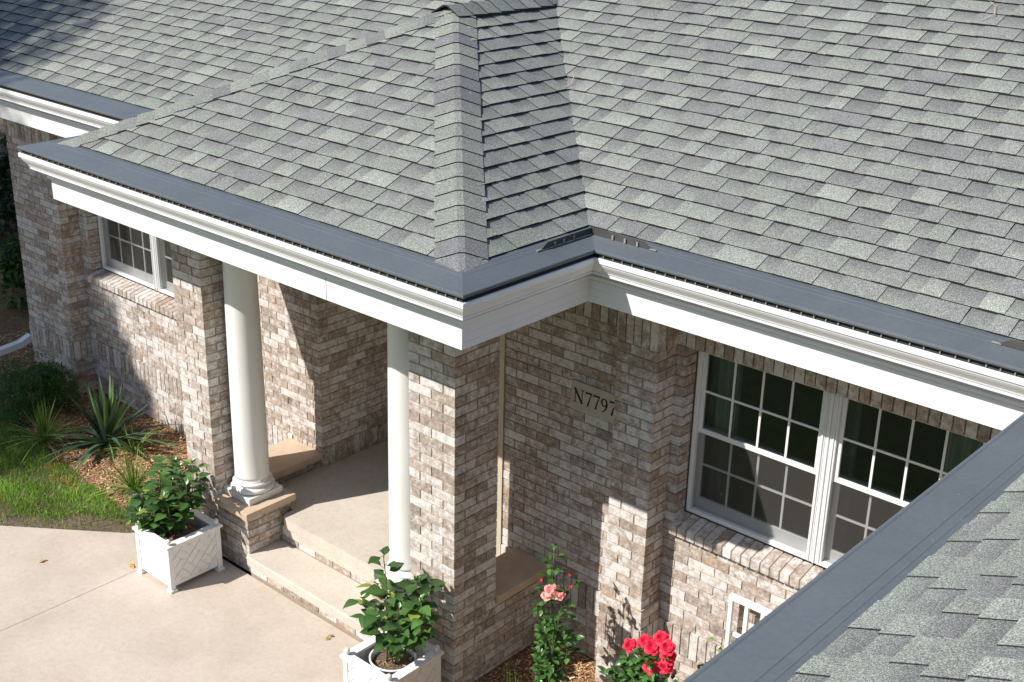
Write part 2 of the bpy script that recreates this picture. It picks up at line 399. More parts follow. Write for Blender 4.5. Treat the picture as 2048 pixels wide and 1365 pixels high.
# right window wall (Y=1.0)
rx0, rx1, rz0, rz1 = 1.0, 2.86, 1.355, 2.537
mb = MB(); x0, x1, y = .925, 4.1, 1.0
for (a, b, c, d_) in ((x0, rx0 - .014, 0, 3.0), (rx1 + .014, x1, 0, 3.0), (rx0 - .014, rx1 + .014, 0, rz0 - .06), (rx0 - .004, rx1 + .014, rz1, 3.0)):
    mortar_box(mb, a, b, y + RC, y + .25, c, d_)
brick_face(mb, (x0, y), (1, 0), (0, -1), x1 - x0, 0, 2.9, holes=[(rx0 - x0, rx1 - x0, rz0 - .10, rz1)], soldiers=[(LO, .012), (TO, .01)], seed=90, depth=.115)
mb.build("wall", BM, house)
# wing wall below the near roof
mb = MB(); mortar_box(mb, 3.99 + RC, 4.25, -9, 1.0, 0, 3.0)
brick_face(mb, (3.99, 1.0), (0, -1), (-1, 0), 10.0, 0, 2.9, soldiers=SB, seed=95)
mb.build("wall", BM, house)
# rowlock sills
def sill(xa, xb, y, zt, zb, seed):
    r = random.Random(seed); mb = MB(); n = round((xb - xa) / .0677); wd = (xb - xa) / n
    for i in range(n):
        a = xa + i * wd + .004; b = xa + (i + 1) * wd - .004; q = r.uniform(-.0015, .0015)
        mb.hexa([(a, y - .045 + q, zb), (b, y - .045 + q, zb), (b, y + .115, zb), (a, y + .115, zb),
                 (a, y - .045 + q, zt - .035 + q), (b, y - .045 + q, zt - .035 + q), (b, y + .115, zt), (a, y + .115, zt)], bcol(r))
    mb.hexa([(xa + .003, y - .038, zb + .004), (xb - .003, y - .038, zb + .004), (xb - .003, y + .112, zb + .004), (xa + .003, y + .112, zb + .004),
             (xa + .003, y - .038, zt - .041), (xb - .003, y - .038, zt - .041), (xb - .003, y + .112, zt - .006), (xa + .003, y + .112, zt - .006)], mi=1)
    return bevel(mb.build("window_sill", BM, house), .003, 1)
sill(-6.02, -4.10, 1.06, wz0 + .002, wz0 - .10, 3)
sill(.985, 2.90, 1.0, rz0 + .002, rz0 - .10, 4)
# tan casing strip beside the entry recess and recess back
mb = MB(); mb.box(-.552, -.455, .958, 1.6, .30, 2.9); mb.build("door_casing", M['caulk'], house)
mb = MB(); mortar_box(mb, -2.57, -.5, 2.16, 2.35, .3, 3.0); brick_face(mb, (-2.57, 2.15), (1, 0), (0, -1), 2.07, .3, 2.9, holes=[(.5, 1.6, .3, 2.5)], seed=97)
mortar_box(mb, -.552, -.3, 1.6, 2.16, 0, 3.0)
mb.build("wall", BM, house)
mb = MB(); mb.box(-2.07, -.97, 2.08, 2.14, .40, 2.5)
for (a, b) in ((.55, 1.15), (1.35, 2.3)):
    for (c, d_) in ((-1.93, -1.57), (-1.47, -1.11)): mb.box(c, d_, 2.066, 2.082, a, b)
mb.build("front_door", M['woodtrim'], house)

# ------------------------------------------------------------------ porch floor and steps
def slab(x0, x1, y0, y1, z0, z1, name, rr=.05):
    # slab with rounded left front corner
    pts = []
    for i in range(7):
        a = math.pi + i / 6 * math.pi / 2; pts.append((x0 + rr + rr * math.cos(a), y0 + rr + rr * math.sin(a)))
    for i in range(7):
        a = -math.pi / 2 + i / 6 * math.pi / 2; pts.append((x1 - rr + rr * math.cos(a), y0 + rr + rr * math.sin(a)))
    pts += [(x1, y1), (x0, y1)]
    mb = MB(); n = len(pts)
    mb.face([(p[0], p[1], z1) for p in pts]); mb.face([(p[0], p[1], z0) for p in pts][::-1])
    for i in range(n):
        a, b = pts[i], pts[(i + 1) % n]; mb.face([(a[0], a[1], z0), (b[0], b[1], z0), (b[0], b[1], z1), (a[0], a[1], z1)])
    o = mb.build(name, M['step'], house); me = o.data
    import bmesh
    bm = bmesh.new(); bm.from_mesh(me); bmesh.ops.remove_doubles(bm, verts=bm.verts, dist=1e-5); bm.to_mesh(me); bm.free()
    return bevel(o, .012, 3)
def riser(x0, x1, y, z0, z1, seed, mb, dirn=1):
    r = random.Random(seed); x = x0
    while x < x1:
        e = min(x + .2032, x1)
        mb.box(x + .004, e - .004, y, y + .09, z0, z1, bcol(r)); x = e
# lower step: slab top .165; front edge at y=-.03, between the pedestals
mb = MB(); mortar_box(mb, -2.205, -.805, .0, .9, -.05, .078); riser(-2.2, -.80, -.006, .012, .074, 1, mb)
mb.build("step_riser", BM, house)
slab(-2.235, -.775, -.035, .318, .08, .165, "step")
mb = MB(); mortar_box(mb, -2.59, -.41, .318, 2.1, .0, .30); riser(-2.2, -.80, .312, .172, .234, 2, mb)
mb.build("step_riser", BM, house)
# floor slab
mb = MB()
pts = [(-2.18, .34), (-2.15, .30), (-2.09, .283), (-.90, .283), (-.84, .30), (-.81, .34), (-.81, .424), (-.303, .424), (-.303, 1.5), (-.503, 1.5), (-.503, 2.14), (-2.562, 2.14), (-2.562, 1.064), (-2.593, 1.064), (-2.593, .424), (-2.18, .424)]
za, zb = .315, .40
mb.face([(p[0], p[1], zb) for p in pts]); mb.face([(p[0], p[1], za) for p in pts][::-1])
for i in range(len(pts)):
    a, b = pts[i], pts[(i + 1) % len(pts)]; mb.face([(a[0], a[1], za), (b[0], b[1], za), (b[0], b[1], zb), (a[0], a[1], zb)])
pf = mb.build("porch_floor", M['step'], house)
mb = MB(); mb.box(-2.17, -.83, .300, .318, .236, .314, mi=0); mb.build("floor_edge", M['step'], house)

# ------------------------------------------------------------------ columns
def column(cx, cy):
    root = MB()
    prof = []
    zb, zt = .70, ZW + .01
    rb, rt = .134, .118
    prof = [(rb + .004, zb)]
    for i in range(13):
        t = i / 12; z = zb + .02 + (zt - zb - .02) * t
        prof.append((rb - (rb - rt) * (t ** 1.6), z))
    root.lathe(cx, cy, prof, 56)
    sh = root.build("column", M['cream'], house)
    b = MB()
    pr = [(.150, .588)]
    for i in range(9):
        a = -math.pi / 2 + math.pi * i / 8; pr.append((.150 + .022 * math.cos(a), .612 + .022 * math.sin(a)))
    pr += [(.146, .640), (.146, .648)]
    for i in range(7):
        a = -math.pi / 2 + math.pi * i / 6; pr.append((.143 + .012 * math.cos(a), .662 + .012 * math.sin(a)))
    pr += [(.140, .682), (.137, .702)]
    b.lathe(cx, cy, pr, 56); b.build("column_base", M['cream'], sh)
    p = MB(); p.box(cx - .163, cx + .163, cy - .163, cy + .163, .533, .589); bevel(p.build("plinth", M['cream'], sh), .004)
column(-2.436, .236)
column(-.615, .185)

# ------------------------------------------------------------------ eaves
PATH = [(-8.6, .31), (-3.62, .31), (-3.62, -.756), (.787, -.756), (.787, .31), (3.39, .31), (3.39, -9.5)]
def offset_path(u):
    out = []
    n = len(PATH)
    ns = []
    for i in range(n - 1):
        d = Vector((PATH[i + 1][0] - PATH[i][0], PATH[i + 1][1] - PATH[i][1])).normalized(); ns.append(Vector((d.y, -d.x)))
    for i in range(n):
        if i == 0: v = ns[0]
        elif i == n - 1: v = ns[-1]
        else:
            v = ns[i - 1] + ns[i]
            v = v / (1 + ns[i - 1].dot(ns[i]))
        out.append((PATH[i][0] + v.x * u, PATH[i][1] + v.y * u))
    return out
def extrude(name, prof, mat, seg, parent=None, smooth=False, miters=None):
    mb = MB(); lines = [offset_path(u) for u, z in prof]
    for i in range(len(prof) - 1):
        a, b = lines[i], lines[i + 1]; za, zb = prof[i][1], prof[i + 1][1]
        mb.face([(a[seg][0], a[seg][1], za), (a[seg + 1][0], a[seg + 1][1], za), (b[seg + 1][0], b[seg + 1][1], zb), (b[seg][0], b[seg][1], zb)], mi=0)
    return mb.build(name, mat, parent or house)
FR = [(-.40, 2.895), (-.165, 2.895), (-.165, 2.88), (-.15, 2.88), (-.15, 2.918), (-.1514, 2.919), (-.1514, 2.922), (-.15, 2.923), (-.15, 2.966), (-.1514, 2.967), (-.1514, 2.970), (-.15, 2.971), (-.15, 3.018), (-.156, 3.020), (-.156, 3.027),
      (-.130, 3.030), (-.130, 3.050), (-.150, 3.053), (-.150, 3.22)]
GU = [(-.148, 3.100), (-.056, 3.098), (-.050, 3.101), (-.050, 3.112), (-.055, 3.114), (-.055, 3.117), (-.046, 3.120), (-.044, 3.128), (-.034, 3.142), (-.020, 3.160), (-.010, 3.176), (-.010, 3.184), (-.004, 3.187), (.0, 3.189), (.0, 3.214), (-.003, 3.218), (-.012, 3.218), (-.014, 3.20)]
MS = [(-.011, 3.214), (-.022, 3.232), (-.024, 3.246), (-.03, 3.248)]
CV = [(-.020, 3.243), (-.003, 3.2435), (.003, 3.247), (.005, 3.255), (.003, 3.263), (-.004, 3.2665), (-.012, 3.2675), (-.018, 3.2655), (-.155, 3.2895), (-.158, 3.2915), (-.162, 3.2918), (-.165, 3.2902), (-.196, 3.2952), (-.199, 3.2970), (-.202, 3.2973), (-.205, 3.2960), (-.30, 3.308)]
for sgi in range(6):
    fr = extrude("frieze_board", FR, M['white'], sgi)
    extrude("gutter", GU, M['white'], sgi)
    cv = extrude("gutter_cover", CV, M['cover'], sgi)
    extrude("gutter_mesh", MS, M['cover_dark'], sgi, cv)
# small clips in the gap between gutter and cover
mb = MB(); mb.box(-.003, .003, .003, .010, -.004, .012); clip0 = mb.build("gutter_clip", M['clip'], house)
first = True
for (xa_c, xb_c, yc) in ((-3.45, .74, -.752), (.84, 3.3, .314)):
    x = xa_c
    while x < xb_c:
        cc_ = clip0 if first else clip0.copy()
        if not first: COL.objects.link(cc_)
        cc_.location = (x, yc, 3.224); first = False; x += rnd.uniform(.062, .082)
# frieze joint shadow lines (narrow gaps between boards)
for (xj, yj_) in ((-.453, -.6072),):
    mb = MB(); mb.box(xj, xj + .0025, yj_, yj_ + .003, 2.883, 3.017); mb.build("board_joint", M['cover_dark'], house)
# soffit panels closing the underside
mb = MB()
mb.box(-3.24, .40, -.40, .70, 2.896, 2.906)
mb.box(-2.95, -.2, .70, 2.3, 2.896, 2.906)
mb.box(-8.6, -3.2, .68, 1.2, 2.900, 2.910); mb.box(.36, 3.8, .68, 1.2, 2.900, 2.910); mb.box(3.76, 4.1, -9.5, .7, 2.900, 2.910)
mb.build("soffit", M['soffit'], house)
# splash baffles standing on the gutter cover
def baffle(p, q, tabs, label):
    p = Vector(p); q = Vector(q); d = (q - p).normalized(); n = Vector((-d.y, d.x, 0)); mb = MB(); L = (q - p).length
    t0 = .06
    a, b = p, q
    mb.hexa([a, b, b + n * .003, a + n * .003, a + Vector((0, 0, .038)), b - d * t0 + Vector((0, 0, .036)), b - d * t0 + n * .003 + Vector((0, 0, .036)), a + n * .003 + Vector((0, 0, .038))])
    o = mb.build("splash_baffle", M['bronze'], house)
    for t in tabs:
        mt = MB(); c = p + d * (L * t)
        for sg in (-1, 1):
            mt.obox(c + n * (.004 if sg > 0 else -.009) , d * .012, n * .005, Vector((0, 0, .026)))
        mt.build("baffle_tab", M['clip'], o)
    mt = MB(); mt.obox(q - d * .02 - n * .006, d * .045, n * .012, Vector((0, 0, .006)))
    mt.build("baffle_tab", M['clip'], o)
baffle((.635, .462, 3.2915), (.635, .01, 3.2915), (.35, .55, .72), "")
baffle((.637, .462, 3.2915), (1.07, .462, 3.2915), (.35, .55, .75), "")
baffle((3.235, .462, 3.2915), (3.02, .462, 3.2915), (), "")

# ------------------------------------------------------------------ shingled roofs
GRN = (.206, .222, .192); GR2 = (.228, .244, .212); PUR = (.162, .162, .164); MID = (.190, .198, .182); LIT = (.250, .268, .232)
EXP = .128
def clip_poly(poly, hp):   # hp: (a,b,c) keep a*s+b*t+c>=0
    out = []
    n = len(poly)
    for i in range(n):
        p, q = poly[i], poly[(i + 1) % n]
        dp = hp[0] * p[0] + hp[1] * p[1] + hp[2]; dq = hp[0] * q[0] + hp[1] * q[1] + hp[2]
        if dp >= 0: out.append(p)
        if (dp > 0 and dq < 0) or (dp < 0 and dq > 0):
            k = dp / (dp - dq); out.append((p[0] + (q[0] - p[0]) * k, p[1] + (q[1] - p[1]) * k))
    return out
def scale(c, k): return (c[0] * k, c[1] * k, c[2] * k, 1)
def lerp(a, b, t): return tuple(a[i] + (b[i] - a[i]) * t for i in range(3))
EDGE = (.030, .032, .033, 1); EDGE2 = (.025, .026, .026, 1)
def shingles(name, o, a, u, s0, s1, t1, regions, seed, parent=None, label=None, nr=None):
    """o origin on eave, a along, u up-slope unit vectors; regions: lists of half planes (convex)"""
    r = random.Random(seed); mb = MB(); o = Vector(o); a = Vector(a).normalized(); u = Vector(u).normalized(); n = a.cross(u)
    if n.z < 0: n = -n
    flip = a.cross(u).dot(n) < 0
    def P(s, t, h): return o + a * s + u * t + n * h
    k = 0; t = 0.0
    while t < t1:
        te = t + EXP
        s = s0 - r.uniform(0, .3)
        raised = True
        wob = [r.uniform(-.003, .003) for _ in range(3)]
        while s < s1:
            wdt = r.choice((.105, .13, .16, .19, .23, .27)) if raised else r.choice((.07, .10, .13, .16, .19))
            e = s + wdt
            hb = .0165 if raised else .0115          # height of the butt edge
            ht = .0045 if raised else .0005
            base = r.choice((GRN, GR2, MID, LIT, GRN, MID, GR2, MID, GRN, lerp(MID, PUR, .7))) if raised else r.choice((PUR, MID, GRN, MID, GR2))
            k1 = r.uniform(.93, 1.07)
            jt = r.uniform(-.0015, .0015) + (0 if raised else .002)
            skew = r.uniform(-.004, .004)
            poly = [(s, t + jt), (e, t + jt), (e + skew, te + .004), (s + skew, te + .004)]
            for reg in regions:
                pl = poly
                for hp in list(reg) + [(0, -1, t1)]:
                    pl = clip_poly(pl, hp)
                    if len(pl) < 3: break
                if len(pl) < 3: continue
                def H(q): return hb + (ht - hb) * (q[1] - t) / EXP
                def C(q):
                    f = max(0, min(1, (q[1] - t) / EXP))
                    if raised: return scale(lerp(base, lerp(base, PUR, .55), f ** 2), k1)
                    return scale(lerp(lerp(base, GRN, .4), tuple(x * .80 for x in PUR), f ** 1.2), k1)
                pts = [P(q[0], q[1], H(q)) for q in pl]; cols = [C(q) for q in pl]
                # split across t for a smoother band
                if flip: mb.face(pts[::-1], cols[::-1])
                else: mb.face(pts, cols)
                m_ = len(pl)
                for i in range(m_):
                    q1, q2 = pl[i], pl[(i + 1) % m_]
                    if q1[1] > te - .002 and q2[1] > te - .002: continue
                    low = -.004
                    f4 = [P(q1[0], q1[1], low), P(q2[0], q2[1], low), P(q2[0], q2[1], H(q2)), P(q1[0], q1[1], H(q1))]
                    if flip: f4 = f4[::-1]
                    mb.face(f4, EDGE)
            s = e; raised = not raised
        t = te; k += 1
    ob = mb.build(name, M['shingle'], parent or house)
    if label: ob['label'] = label
    return ob
def deck(pts3, name="roof_deck"):
    mb = MB(); mb.face(pts3); mb.face([(p[0], p[1], p[2] - .05) for p in pts3][::-1])
    return mb.build(name, M['cover_dark'], house)
ZS = 3.296
r5 = math.sqrt(1.25)
UY = (0, 1 / r5, .5 / r5); UX = (1 / r5, 0, .5 / r5); UXm = (-1 / r5, 0, .5 / r5)
yE = -.516; xR = .547; xL = -3.36; yM = .55; xW = 3.63
xa = (xR + xL) / 2; hw = (xR - xL) / 2; ya = yE + hw; za_ = ZS + .5 * hw; yj = yM + hw
# front hip triangle: coordinates s=x, t = (y-yE)*r5
f = 1 / r5
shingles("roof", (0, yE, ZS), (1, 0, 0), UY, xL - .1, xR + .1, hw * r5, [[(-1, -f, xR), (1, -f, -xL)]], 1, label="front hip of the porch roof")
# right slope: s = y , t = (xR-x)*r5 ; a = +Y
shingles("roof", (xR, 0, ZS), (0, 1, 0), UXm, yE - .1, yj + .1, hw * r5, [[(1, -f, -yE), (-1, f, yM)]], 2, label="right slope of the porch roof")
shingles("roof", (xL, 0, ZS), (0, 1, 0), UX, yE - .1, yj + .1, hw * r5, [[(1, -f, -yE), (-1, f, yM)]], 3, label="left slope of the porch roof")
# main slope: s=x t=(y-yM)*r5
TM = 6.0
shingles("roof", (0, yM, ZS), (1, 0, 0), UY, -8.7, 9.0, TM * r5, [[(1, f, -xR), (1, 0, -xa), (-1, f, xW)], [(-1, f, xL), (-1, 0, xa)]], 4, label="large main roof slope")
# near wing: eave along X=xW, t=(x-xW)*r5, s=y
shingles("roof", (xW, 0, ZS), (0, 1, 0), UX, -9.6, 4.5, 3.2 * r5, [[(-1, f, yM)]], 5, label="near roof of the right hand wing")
# valley floors (dark metal just under the shingles) and decks
deck([(xL, yE, ZS - .006), (xR, yE, ZS - .006), (xa, ya, za_ - .006)])
deck([(xR, yE, ZS - .006), (xR, yM, ZS - .006), (xa, yj, za_ - .006), (xa, ya, za_ - .006)])
deck([(xL, yM, ZS - .006), (xL, yE, ZS - .006), (xa, ya, za_ - .006), (xa, yj, za_ - .006)])
zt = ZS + .5 * TM
deck([(xR, yM, ZS - .006), (xW, yM, ZS - .006), (xW + TM, yM + TM, zt - .006), (xa, yM + TM, zt - .006), (xa, yj, za_ - .006)])
deck([(-8.7, yM, ZS - .006), (xL, yM, ZS - .006), (xa, yj, za_ - .006), (xa, yM + TM, zt - .006), (-8.7, yM + TM, zt - .006)])
deck([(xW, -9.6, ZS - .006), (xW + 3.2, -9.6, ZS + 1.594), (xW + 3.2, yM + 3.2, ZS + 1.594), (xW, yM, ZS - .006)])
# back slopes and gable closings, so the house is solid from the side
mb = MB(); mb.face([(-8.7, yM + TM, zt), (xW + TM, yM + TM, zt), (xW + TM, yM + 2 * TM, 3.2), (-8.7, yM + 2 * TM, 3.2)])
mb.face([(xW + 3.2, -9.6, ZS + 1.6), (xW + 6.4, -9.6, ZS), (xW + 6.4, yM, ZS), (xW + 3.2, yM + 3.2, ZS + 1.6)])
mb.build("roof", M['cover'], house)
mb = MB(); mb.face([(-8.7, yM, ZS - .06), (-8.7, yM + TM, zt - .06), (-8.7, yM + 2 * TM, 3.1)]); mb.build("gable", M['white'], house)
# cap shingles
def caps(h0, h1, wl, wr, seed, name="hip_cap", w=.152, flare=True):
    r = random.Random(seed); mb = MB(); h0 = Vector(h0); h1 = Vector(h1); d = h1 - h0; L = d.length; d /= L
    wl = Vector(wl).normalized(); wr = Vector(wr).normalized(); up = (-(wl + wr)).normalized()
    if up.z < 0: up = -up
    s = 0.0; i = 0
    while s < L - .03:
        e = min(s + .20, L + .02)
        base = r.choice((GRN, GR2, lerp(MID, PUR, .9), MID, GR2, MID, PUR)); k1 = r.uniform(.86, 1.0)
        lo = .025; hi = .014
        cl = scale(base, k1); ch = scale(lerp(base, PUR, .5), k1)
        ww = w * r.uniform(.97, 1.03); rr = .012
        def row(p, h, wj=0):
            return [p + wl * (ww + wj) + up * (h - .004), p + wl * (ww * .5) + up * (h - .002), p + wl * .02 + up * (h + .0), p + wr * .02 + up * (h + .0), p + wr * ww * .5 + up * (h - .002), p + wr * (ww + wj) + up * (h - .004)]
        jj = r.uniform(-.004, .004)
        A = row(h0 + d * (s + jj), lo); B = row(h0 + d * e, hi)
        if i == 0 and flare:
            A = [q - d * (.055 * (1 - abs(i2 - 2.5) / 2.5)) for i2, q in enumerate(A)]
            A[0] = A[0] + d * .055; A[-1] = A[-1] + d * .055
        nA = len(A)
        for q in range(nA - 1):
            pts = [A[q], A[q + 1], B[q + 1], B[q]]; nn = (pts[1] - pts[0]).cross(pts[2] - pts[0])
            cs = [cl, cl, ch, ch]
            if nn.dot(up) < 0: pts = pts[::-1]; cs = cs[::-1]
            mb.face(pts, cs)
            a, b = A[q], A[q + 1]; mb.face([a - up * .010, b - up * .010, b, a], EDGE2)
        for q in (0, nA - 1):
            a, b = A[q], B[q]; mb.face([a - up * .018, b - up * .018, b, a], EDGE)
        s += .143; i += 1
    return mb.build(name, M['shingle'], house)
hd = Vector((-1, 1, .5))
def perp(planedir1, planedir2, d):
    # direction inside plane spanned by two vectors, perpendicular to d
    n = Vector(planedir1).cross(Vector(planedir2)); v = n.cross(d).normalized(); return v
Rh0 = Vector((xR, yE, ZS)); apx = Vector((xa, ya, za_)); Lh0 = Vector((xL, yE, ZS))
dR = (apx - Rh0).normalized(); vF = perp((1, 0, 0), UY, dR); vF = vF if vF.x < 0 else -vF; vS = perp((0, 1, 0), UXm, dR); vS = vS if vS.y > 0 else -vS
caps(Rh0 - dR * .03, apx, vF, vS, 7)
dL = (apx - Lh0).normalized(); vF2 = perp((1, 0, 0), UY, dL); vF2 = vF2 if vF2.x > 0 else -vF2; vS2 = perp((0, 1, 0), UX, dL); vS2 = vS2 if vS2.y > 0 else -vS2
caps(Lh0 - dL * .02, apx, vF2, vS2, 8)
caps(apx - Vector((0, .10, 0)) + Vector((0, 0, .012)), (xa, yj + .02, za_ + .012), (-1, 0, -.5), (1, 0, -.5), 9, "ridge_cap", flare=False)

# ------------------------------------------------------------------ windows
def window(x0, x1, z0, z1, yf, nunits, screen_low=True):
    fr = MB(); T = .030; D = .10
    ins = []
    mull = .042
    uw = (x1 - x0 - mull * (nunits - 1)) / nunits
    def ring(mb, a, b, c, d, t, ya, yb, tb=None, tt=None):
        tb = tb or t; tt = tt or t
        mb.box(a, a + t, ya, yb, c, d); mb.box(b - t, b, ya, yb, c, d)
        mb.box(a + t, b - t, ya, yb, c, c + tb); mb.box(a + t, b - t, ya, yb, d - tt, d)
    root = MB()
    for i in range(nunits):
        a = x0 + i * (uw + mull); b = a + uw
        ring(root, a, b, z0, z1, T, yf, yf + D)
        # stepped face moulding
        ring(root, a + .009, b - .009, z0 + .009, z1 - .009, .009, yf - .008, yf - .0001)
        if i < nunits - 1:
            root.box(b, b + mull, yf + .004, yf + D, z0, z1); root.box(b + mull * .36, b + mull * .64, yf - .006, yf + .004, z0, z1)
    W = bevel(root.build("window", M['vinyl'], house), .0025, 1)
    for i in range(nunits):
        a = x0 + i * (uw + mull) + T; b = a + uw - 2 * T; c = z0 + T; d = z1 - T; mid = (c + d) / 2
        for (lo, hi, ya, kind) in ((mid - .018, d, yf + .022, 'upper'), (c, mid + .018, yf + .058, 'lower')):
            sm = MB(); t = .027; tb = .070 if kind == 'lower' else .032
            ring(sm, a, b, lo, hi, t, ya, ya + .03, tb=tb, tt=.036)
            s = bevel(sm.build("sash", M['vinyl'], W), .002, 1)
            ga, gb, gc, gd = a + t, b - t, lo + tb, hi - .036
            g = MB(); g.face([(ga, ya + .014, gc), (gb, ya + .014, gc), (gb, ya + .014, gd), (ga, ya + .014, gd)]); g.build("pane", M['glass'], W)
            q = MB(); mw = .0072
            for j in range(1, 4):
                x = ga + (gb - ga) * j / 4; q.box(x - mw, x + mw, ya + .0165, ya + .022, gc, gd); q.box(x - mw, x + mw, ya + .006, ya + .0115, gc, gd)
            zc = (gc + gd) / 2; q.box(ga, gb, ya + .0172, ya + .0215, zc - mw, zc + mw); q.box(ga, gb, ya + .0065, ya + .011, zc - mw, zc + mw)
            q.build("muntin", M['vinyl'], W)
            if kind == 'lower' and screen_low:
                n_ = MB(); n_.face([(a, ya - .030, c), (b, ya - .030, c), (b, ya - .030, mid - .01), (a, ya - .030, mid - .01)]); n_.build("insect_screen", M['screen'], W)
            if kind == 'lower':
                l_ = MB(); l_.box((a * .62 + b * .38) - .02, (a * .62 + b * .38) + .02, ya - .012, ya - .0002, hi - .004, hi + .006); l_.box((a * .3 + b * .7) - .02, (a * .3 + b * .7) + .02, ya - .012, ya - .0002, hi - .004, hi + .006)
                l_.build("sash_lock", M['vinyl'], W)
    # room behind
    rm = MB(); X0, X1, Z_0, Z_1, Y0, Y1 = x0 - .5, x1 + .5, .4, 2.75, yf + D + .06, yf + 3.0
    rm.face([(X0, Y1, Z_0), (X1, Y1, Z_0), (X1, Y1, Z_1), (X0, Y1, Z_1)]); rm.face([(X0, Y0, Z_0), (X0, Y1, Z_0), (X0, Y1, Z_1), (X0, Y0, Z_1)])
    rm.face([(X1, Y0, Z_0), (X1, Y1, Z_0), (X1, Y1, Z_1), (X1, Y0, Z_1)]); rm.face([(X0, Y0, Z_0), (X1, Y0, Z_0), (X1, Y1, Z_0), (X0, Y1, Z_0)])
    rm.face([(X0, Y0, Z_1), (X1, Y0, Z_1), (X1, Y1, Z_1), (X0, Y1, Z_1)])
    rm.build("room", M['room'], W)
    return W
window(rx0 + .002, rx1 - .002, rz0 + .004, rz1 - .004, 1.12, 2)
window(wx0 + .002, wx1 - .002, wz0 + .004, wz1 - .004, 1.18, 2)
# curtains inside the right window
def curtain(xa, xb, y, z0, z1, n, parentname="curtain"):
    mb = MB(); k = 40; pts = []
    for i in range(k + 1):
        t = i / k; pts.append((xa + (xb - xa) * t, y + .025 * math.sin(t * n * 2 * math.pi)))
    for i in range(k): mb.face([(pts[i][0], pts[i][1], z0), (pts[i + 1][0], pts[i + 1][1], z0), (pts[i + 1][0], pts[i + 1][1], z1), (pts[i][0], pts[i][1], z1)])
    return mb.build(parentname, M['curtain'], house)
curtain(.98, 1.24, 1.27, 1.3, 2.6, 4)
curtain(1.92, 2.03, 1.30, 1.3, 2.6, 2)
curtain(2.55, 2.88, 1.27, 1.3, 2.6, 4)
curtain(-6.0, -5.86, 1.36, 1.3, 2.6, 3)

# ------------------------------------------------------------------ house number plaque
pq = empty("house_number_plaque", (.365, .96, 1.95), "tan stone house number plaque reading N7797 on the shaded brick wall", "sign")
mb = MB(); mb.box(.145, .625, .955, .968, 1.865, 2.075); bevel(mb.build("plate", M['plaque'], pq), .003)
def stroke(mb, pts, ws, y0=.9525, y1=.956):
    n = len(pts); L = []; Rr = []
    for i, (x, z) in enumerate(pts):
        a = Vector(pts[min(i + 1, n - 1)]) - Vector(pts[max(i - 1, 0)]); a.normalize(); nn = Vector((-a.y, a.x)) * ws[i] / 2
        L.append((x + nn.x, z + nn.y)); Rr.append((x - nn.x, z - nn.y))
    for i in range(n - 1):
        q = [Rr[i], Rr[i + 1], L[i + 1], L[i]]
        mb.hexa([(p[0], y0, p[1]) for p in q] + [(p[0], y1, p[1]) for p in q])
def glyph(ch, ox, oz, h, mb):
    def S(pts, ws): stroke(mb, [(ox + x * h, oz + z * h) for x, z in pts], [w_ * h for w_ in ws])
    if ch == 'N':
        S([(.14, .0), (.14, 1.0)], [.05, .05]); S([(.72, 1.0), (.72, .0)], [.05, .05]); S([(.10, 1.0), (.74, .0)], [.15, .15])
        S([(.0, .012), (.28, .012)], [.04, .04]); S([(.58, .985), (.88, .985)], [.04, .04]); S([(-.02, .985), (.2, .985)], [.04, .04]); return .96
    if ch == '7':
        S([(.03, .80), (.05, .90), (.08, .96)], [.03, .06, .08]); S([(.06, .94), (.56, .94)], [.12, .12]); S([(.53, .92), (.36, .52), (.22, -.02)], [.06, .08, .14]); return .62
    if ch == '9':
        pts = []; ws = []
        for i in range(25):
            a = 2 * math.pi * i / 24; pts.append((.28 + .215 * math.cos(a), .69 + .255 * math.sin(a))); ws.append(.06 + .07 * abs(math.cos(a)))
        S(pts, ws)
        S([(.495, .70), (.485, .45), (.40, .20), (.25, .05), (.10, .0)], [.12, .12, .10, .07, .04]); return .66
ox = .170
for ch in "N7797":
    mb = MB(); adv = glyph(ch, ox, 1.926, .098, mb); mb.build("letter", M['ink'], pq); ox += adv * .098 + .004
rebase(pq)

# ------------------------------------------------------------------ ground, driveway, beds
def prism(name, pts, z0, z1, mat, **props):
    mb = MB(); n = len(pts)
    a = sum(pts[i][0] * pts[(i + 1) % n][1] - pts[(i + 1) % n][0] * pts[i][1] for i in range(n))
    if a < 0: pts = pts[::-1]
    mb.face([(p[0], p[1], z1) for p in pts])
    for i in range(n):
        p, q = pts[i], pts[(i + 1) % n]; mb.face([(p[0], p[1], z0), (q[0], q[1], z0), (q[0], q[1], z1), (p[0], p[1], z1)])
    return mb.build(name, mat, None, **props)
mb = MB(); mb.face([(-150, -150, -.10), (150, -150, -.10), (150, 150, -.10), (-150, 150, -.10)]); mb.build("ground", M['earth'], None, kind="structure")
DX = -2.875
edge = [(-3.02, -.02), (-3.20, -.06), (-3.42, -.33), (-3.85, -.66), (-4.27, -.98), (-4.9, -1.38), (-6, -1.9), (-8, -2.5), (-12, -3.0)]
prism("driveway", edge + [(-12, -9.5), (-6, -4.9), (-4.3, -3.35), (DX - .003, -2.35), (DX - .003, -.03)], -.10, 0.0, M['drive'], kind="structure")
prism("driveway", [(DX + .003, -.03), (DX + .003, -2.347), (-1.6, -1.62), (-.6, -1.12), (.0, -.88), (.10, -.84), (.10, -.03)], -.10, 0.001, M['drive'], kind="structure")
prism("lawn", [(3.98, -1.304), (1.2, -1.004), (.104, -.844), (.101, -.86), (.0, -.90), (-.6, -1.14), (-1.6, -1.64), (-2.9, -2.38), (-4.3, -3.37), (-6, -4.92), (-12, -9.52), (-12, -30), (3.98, -30)], -.09, -.02, M['lawnflat'], kind="structure")
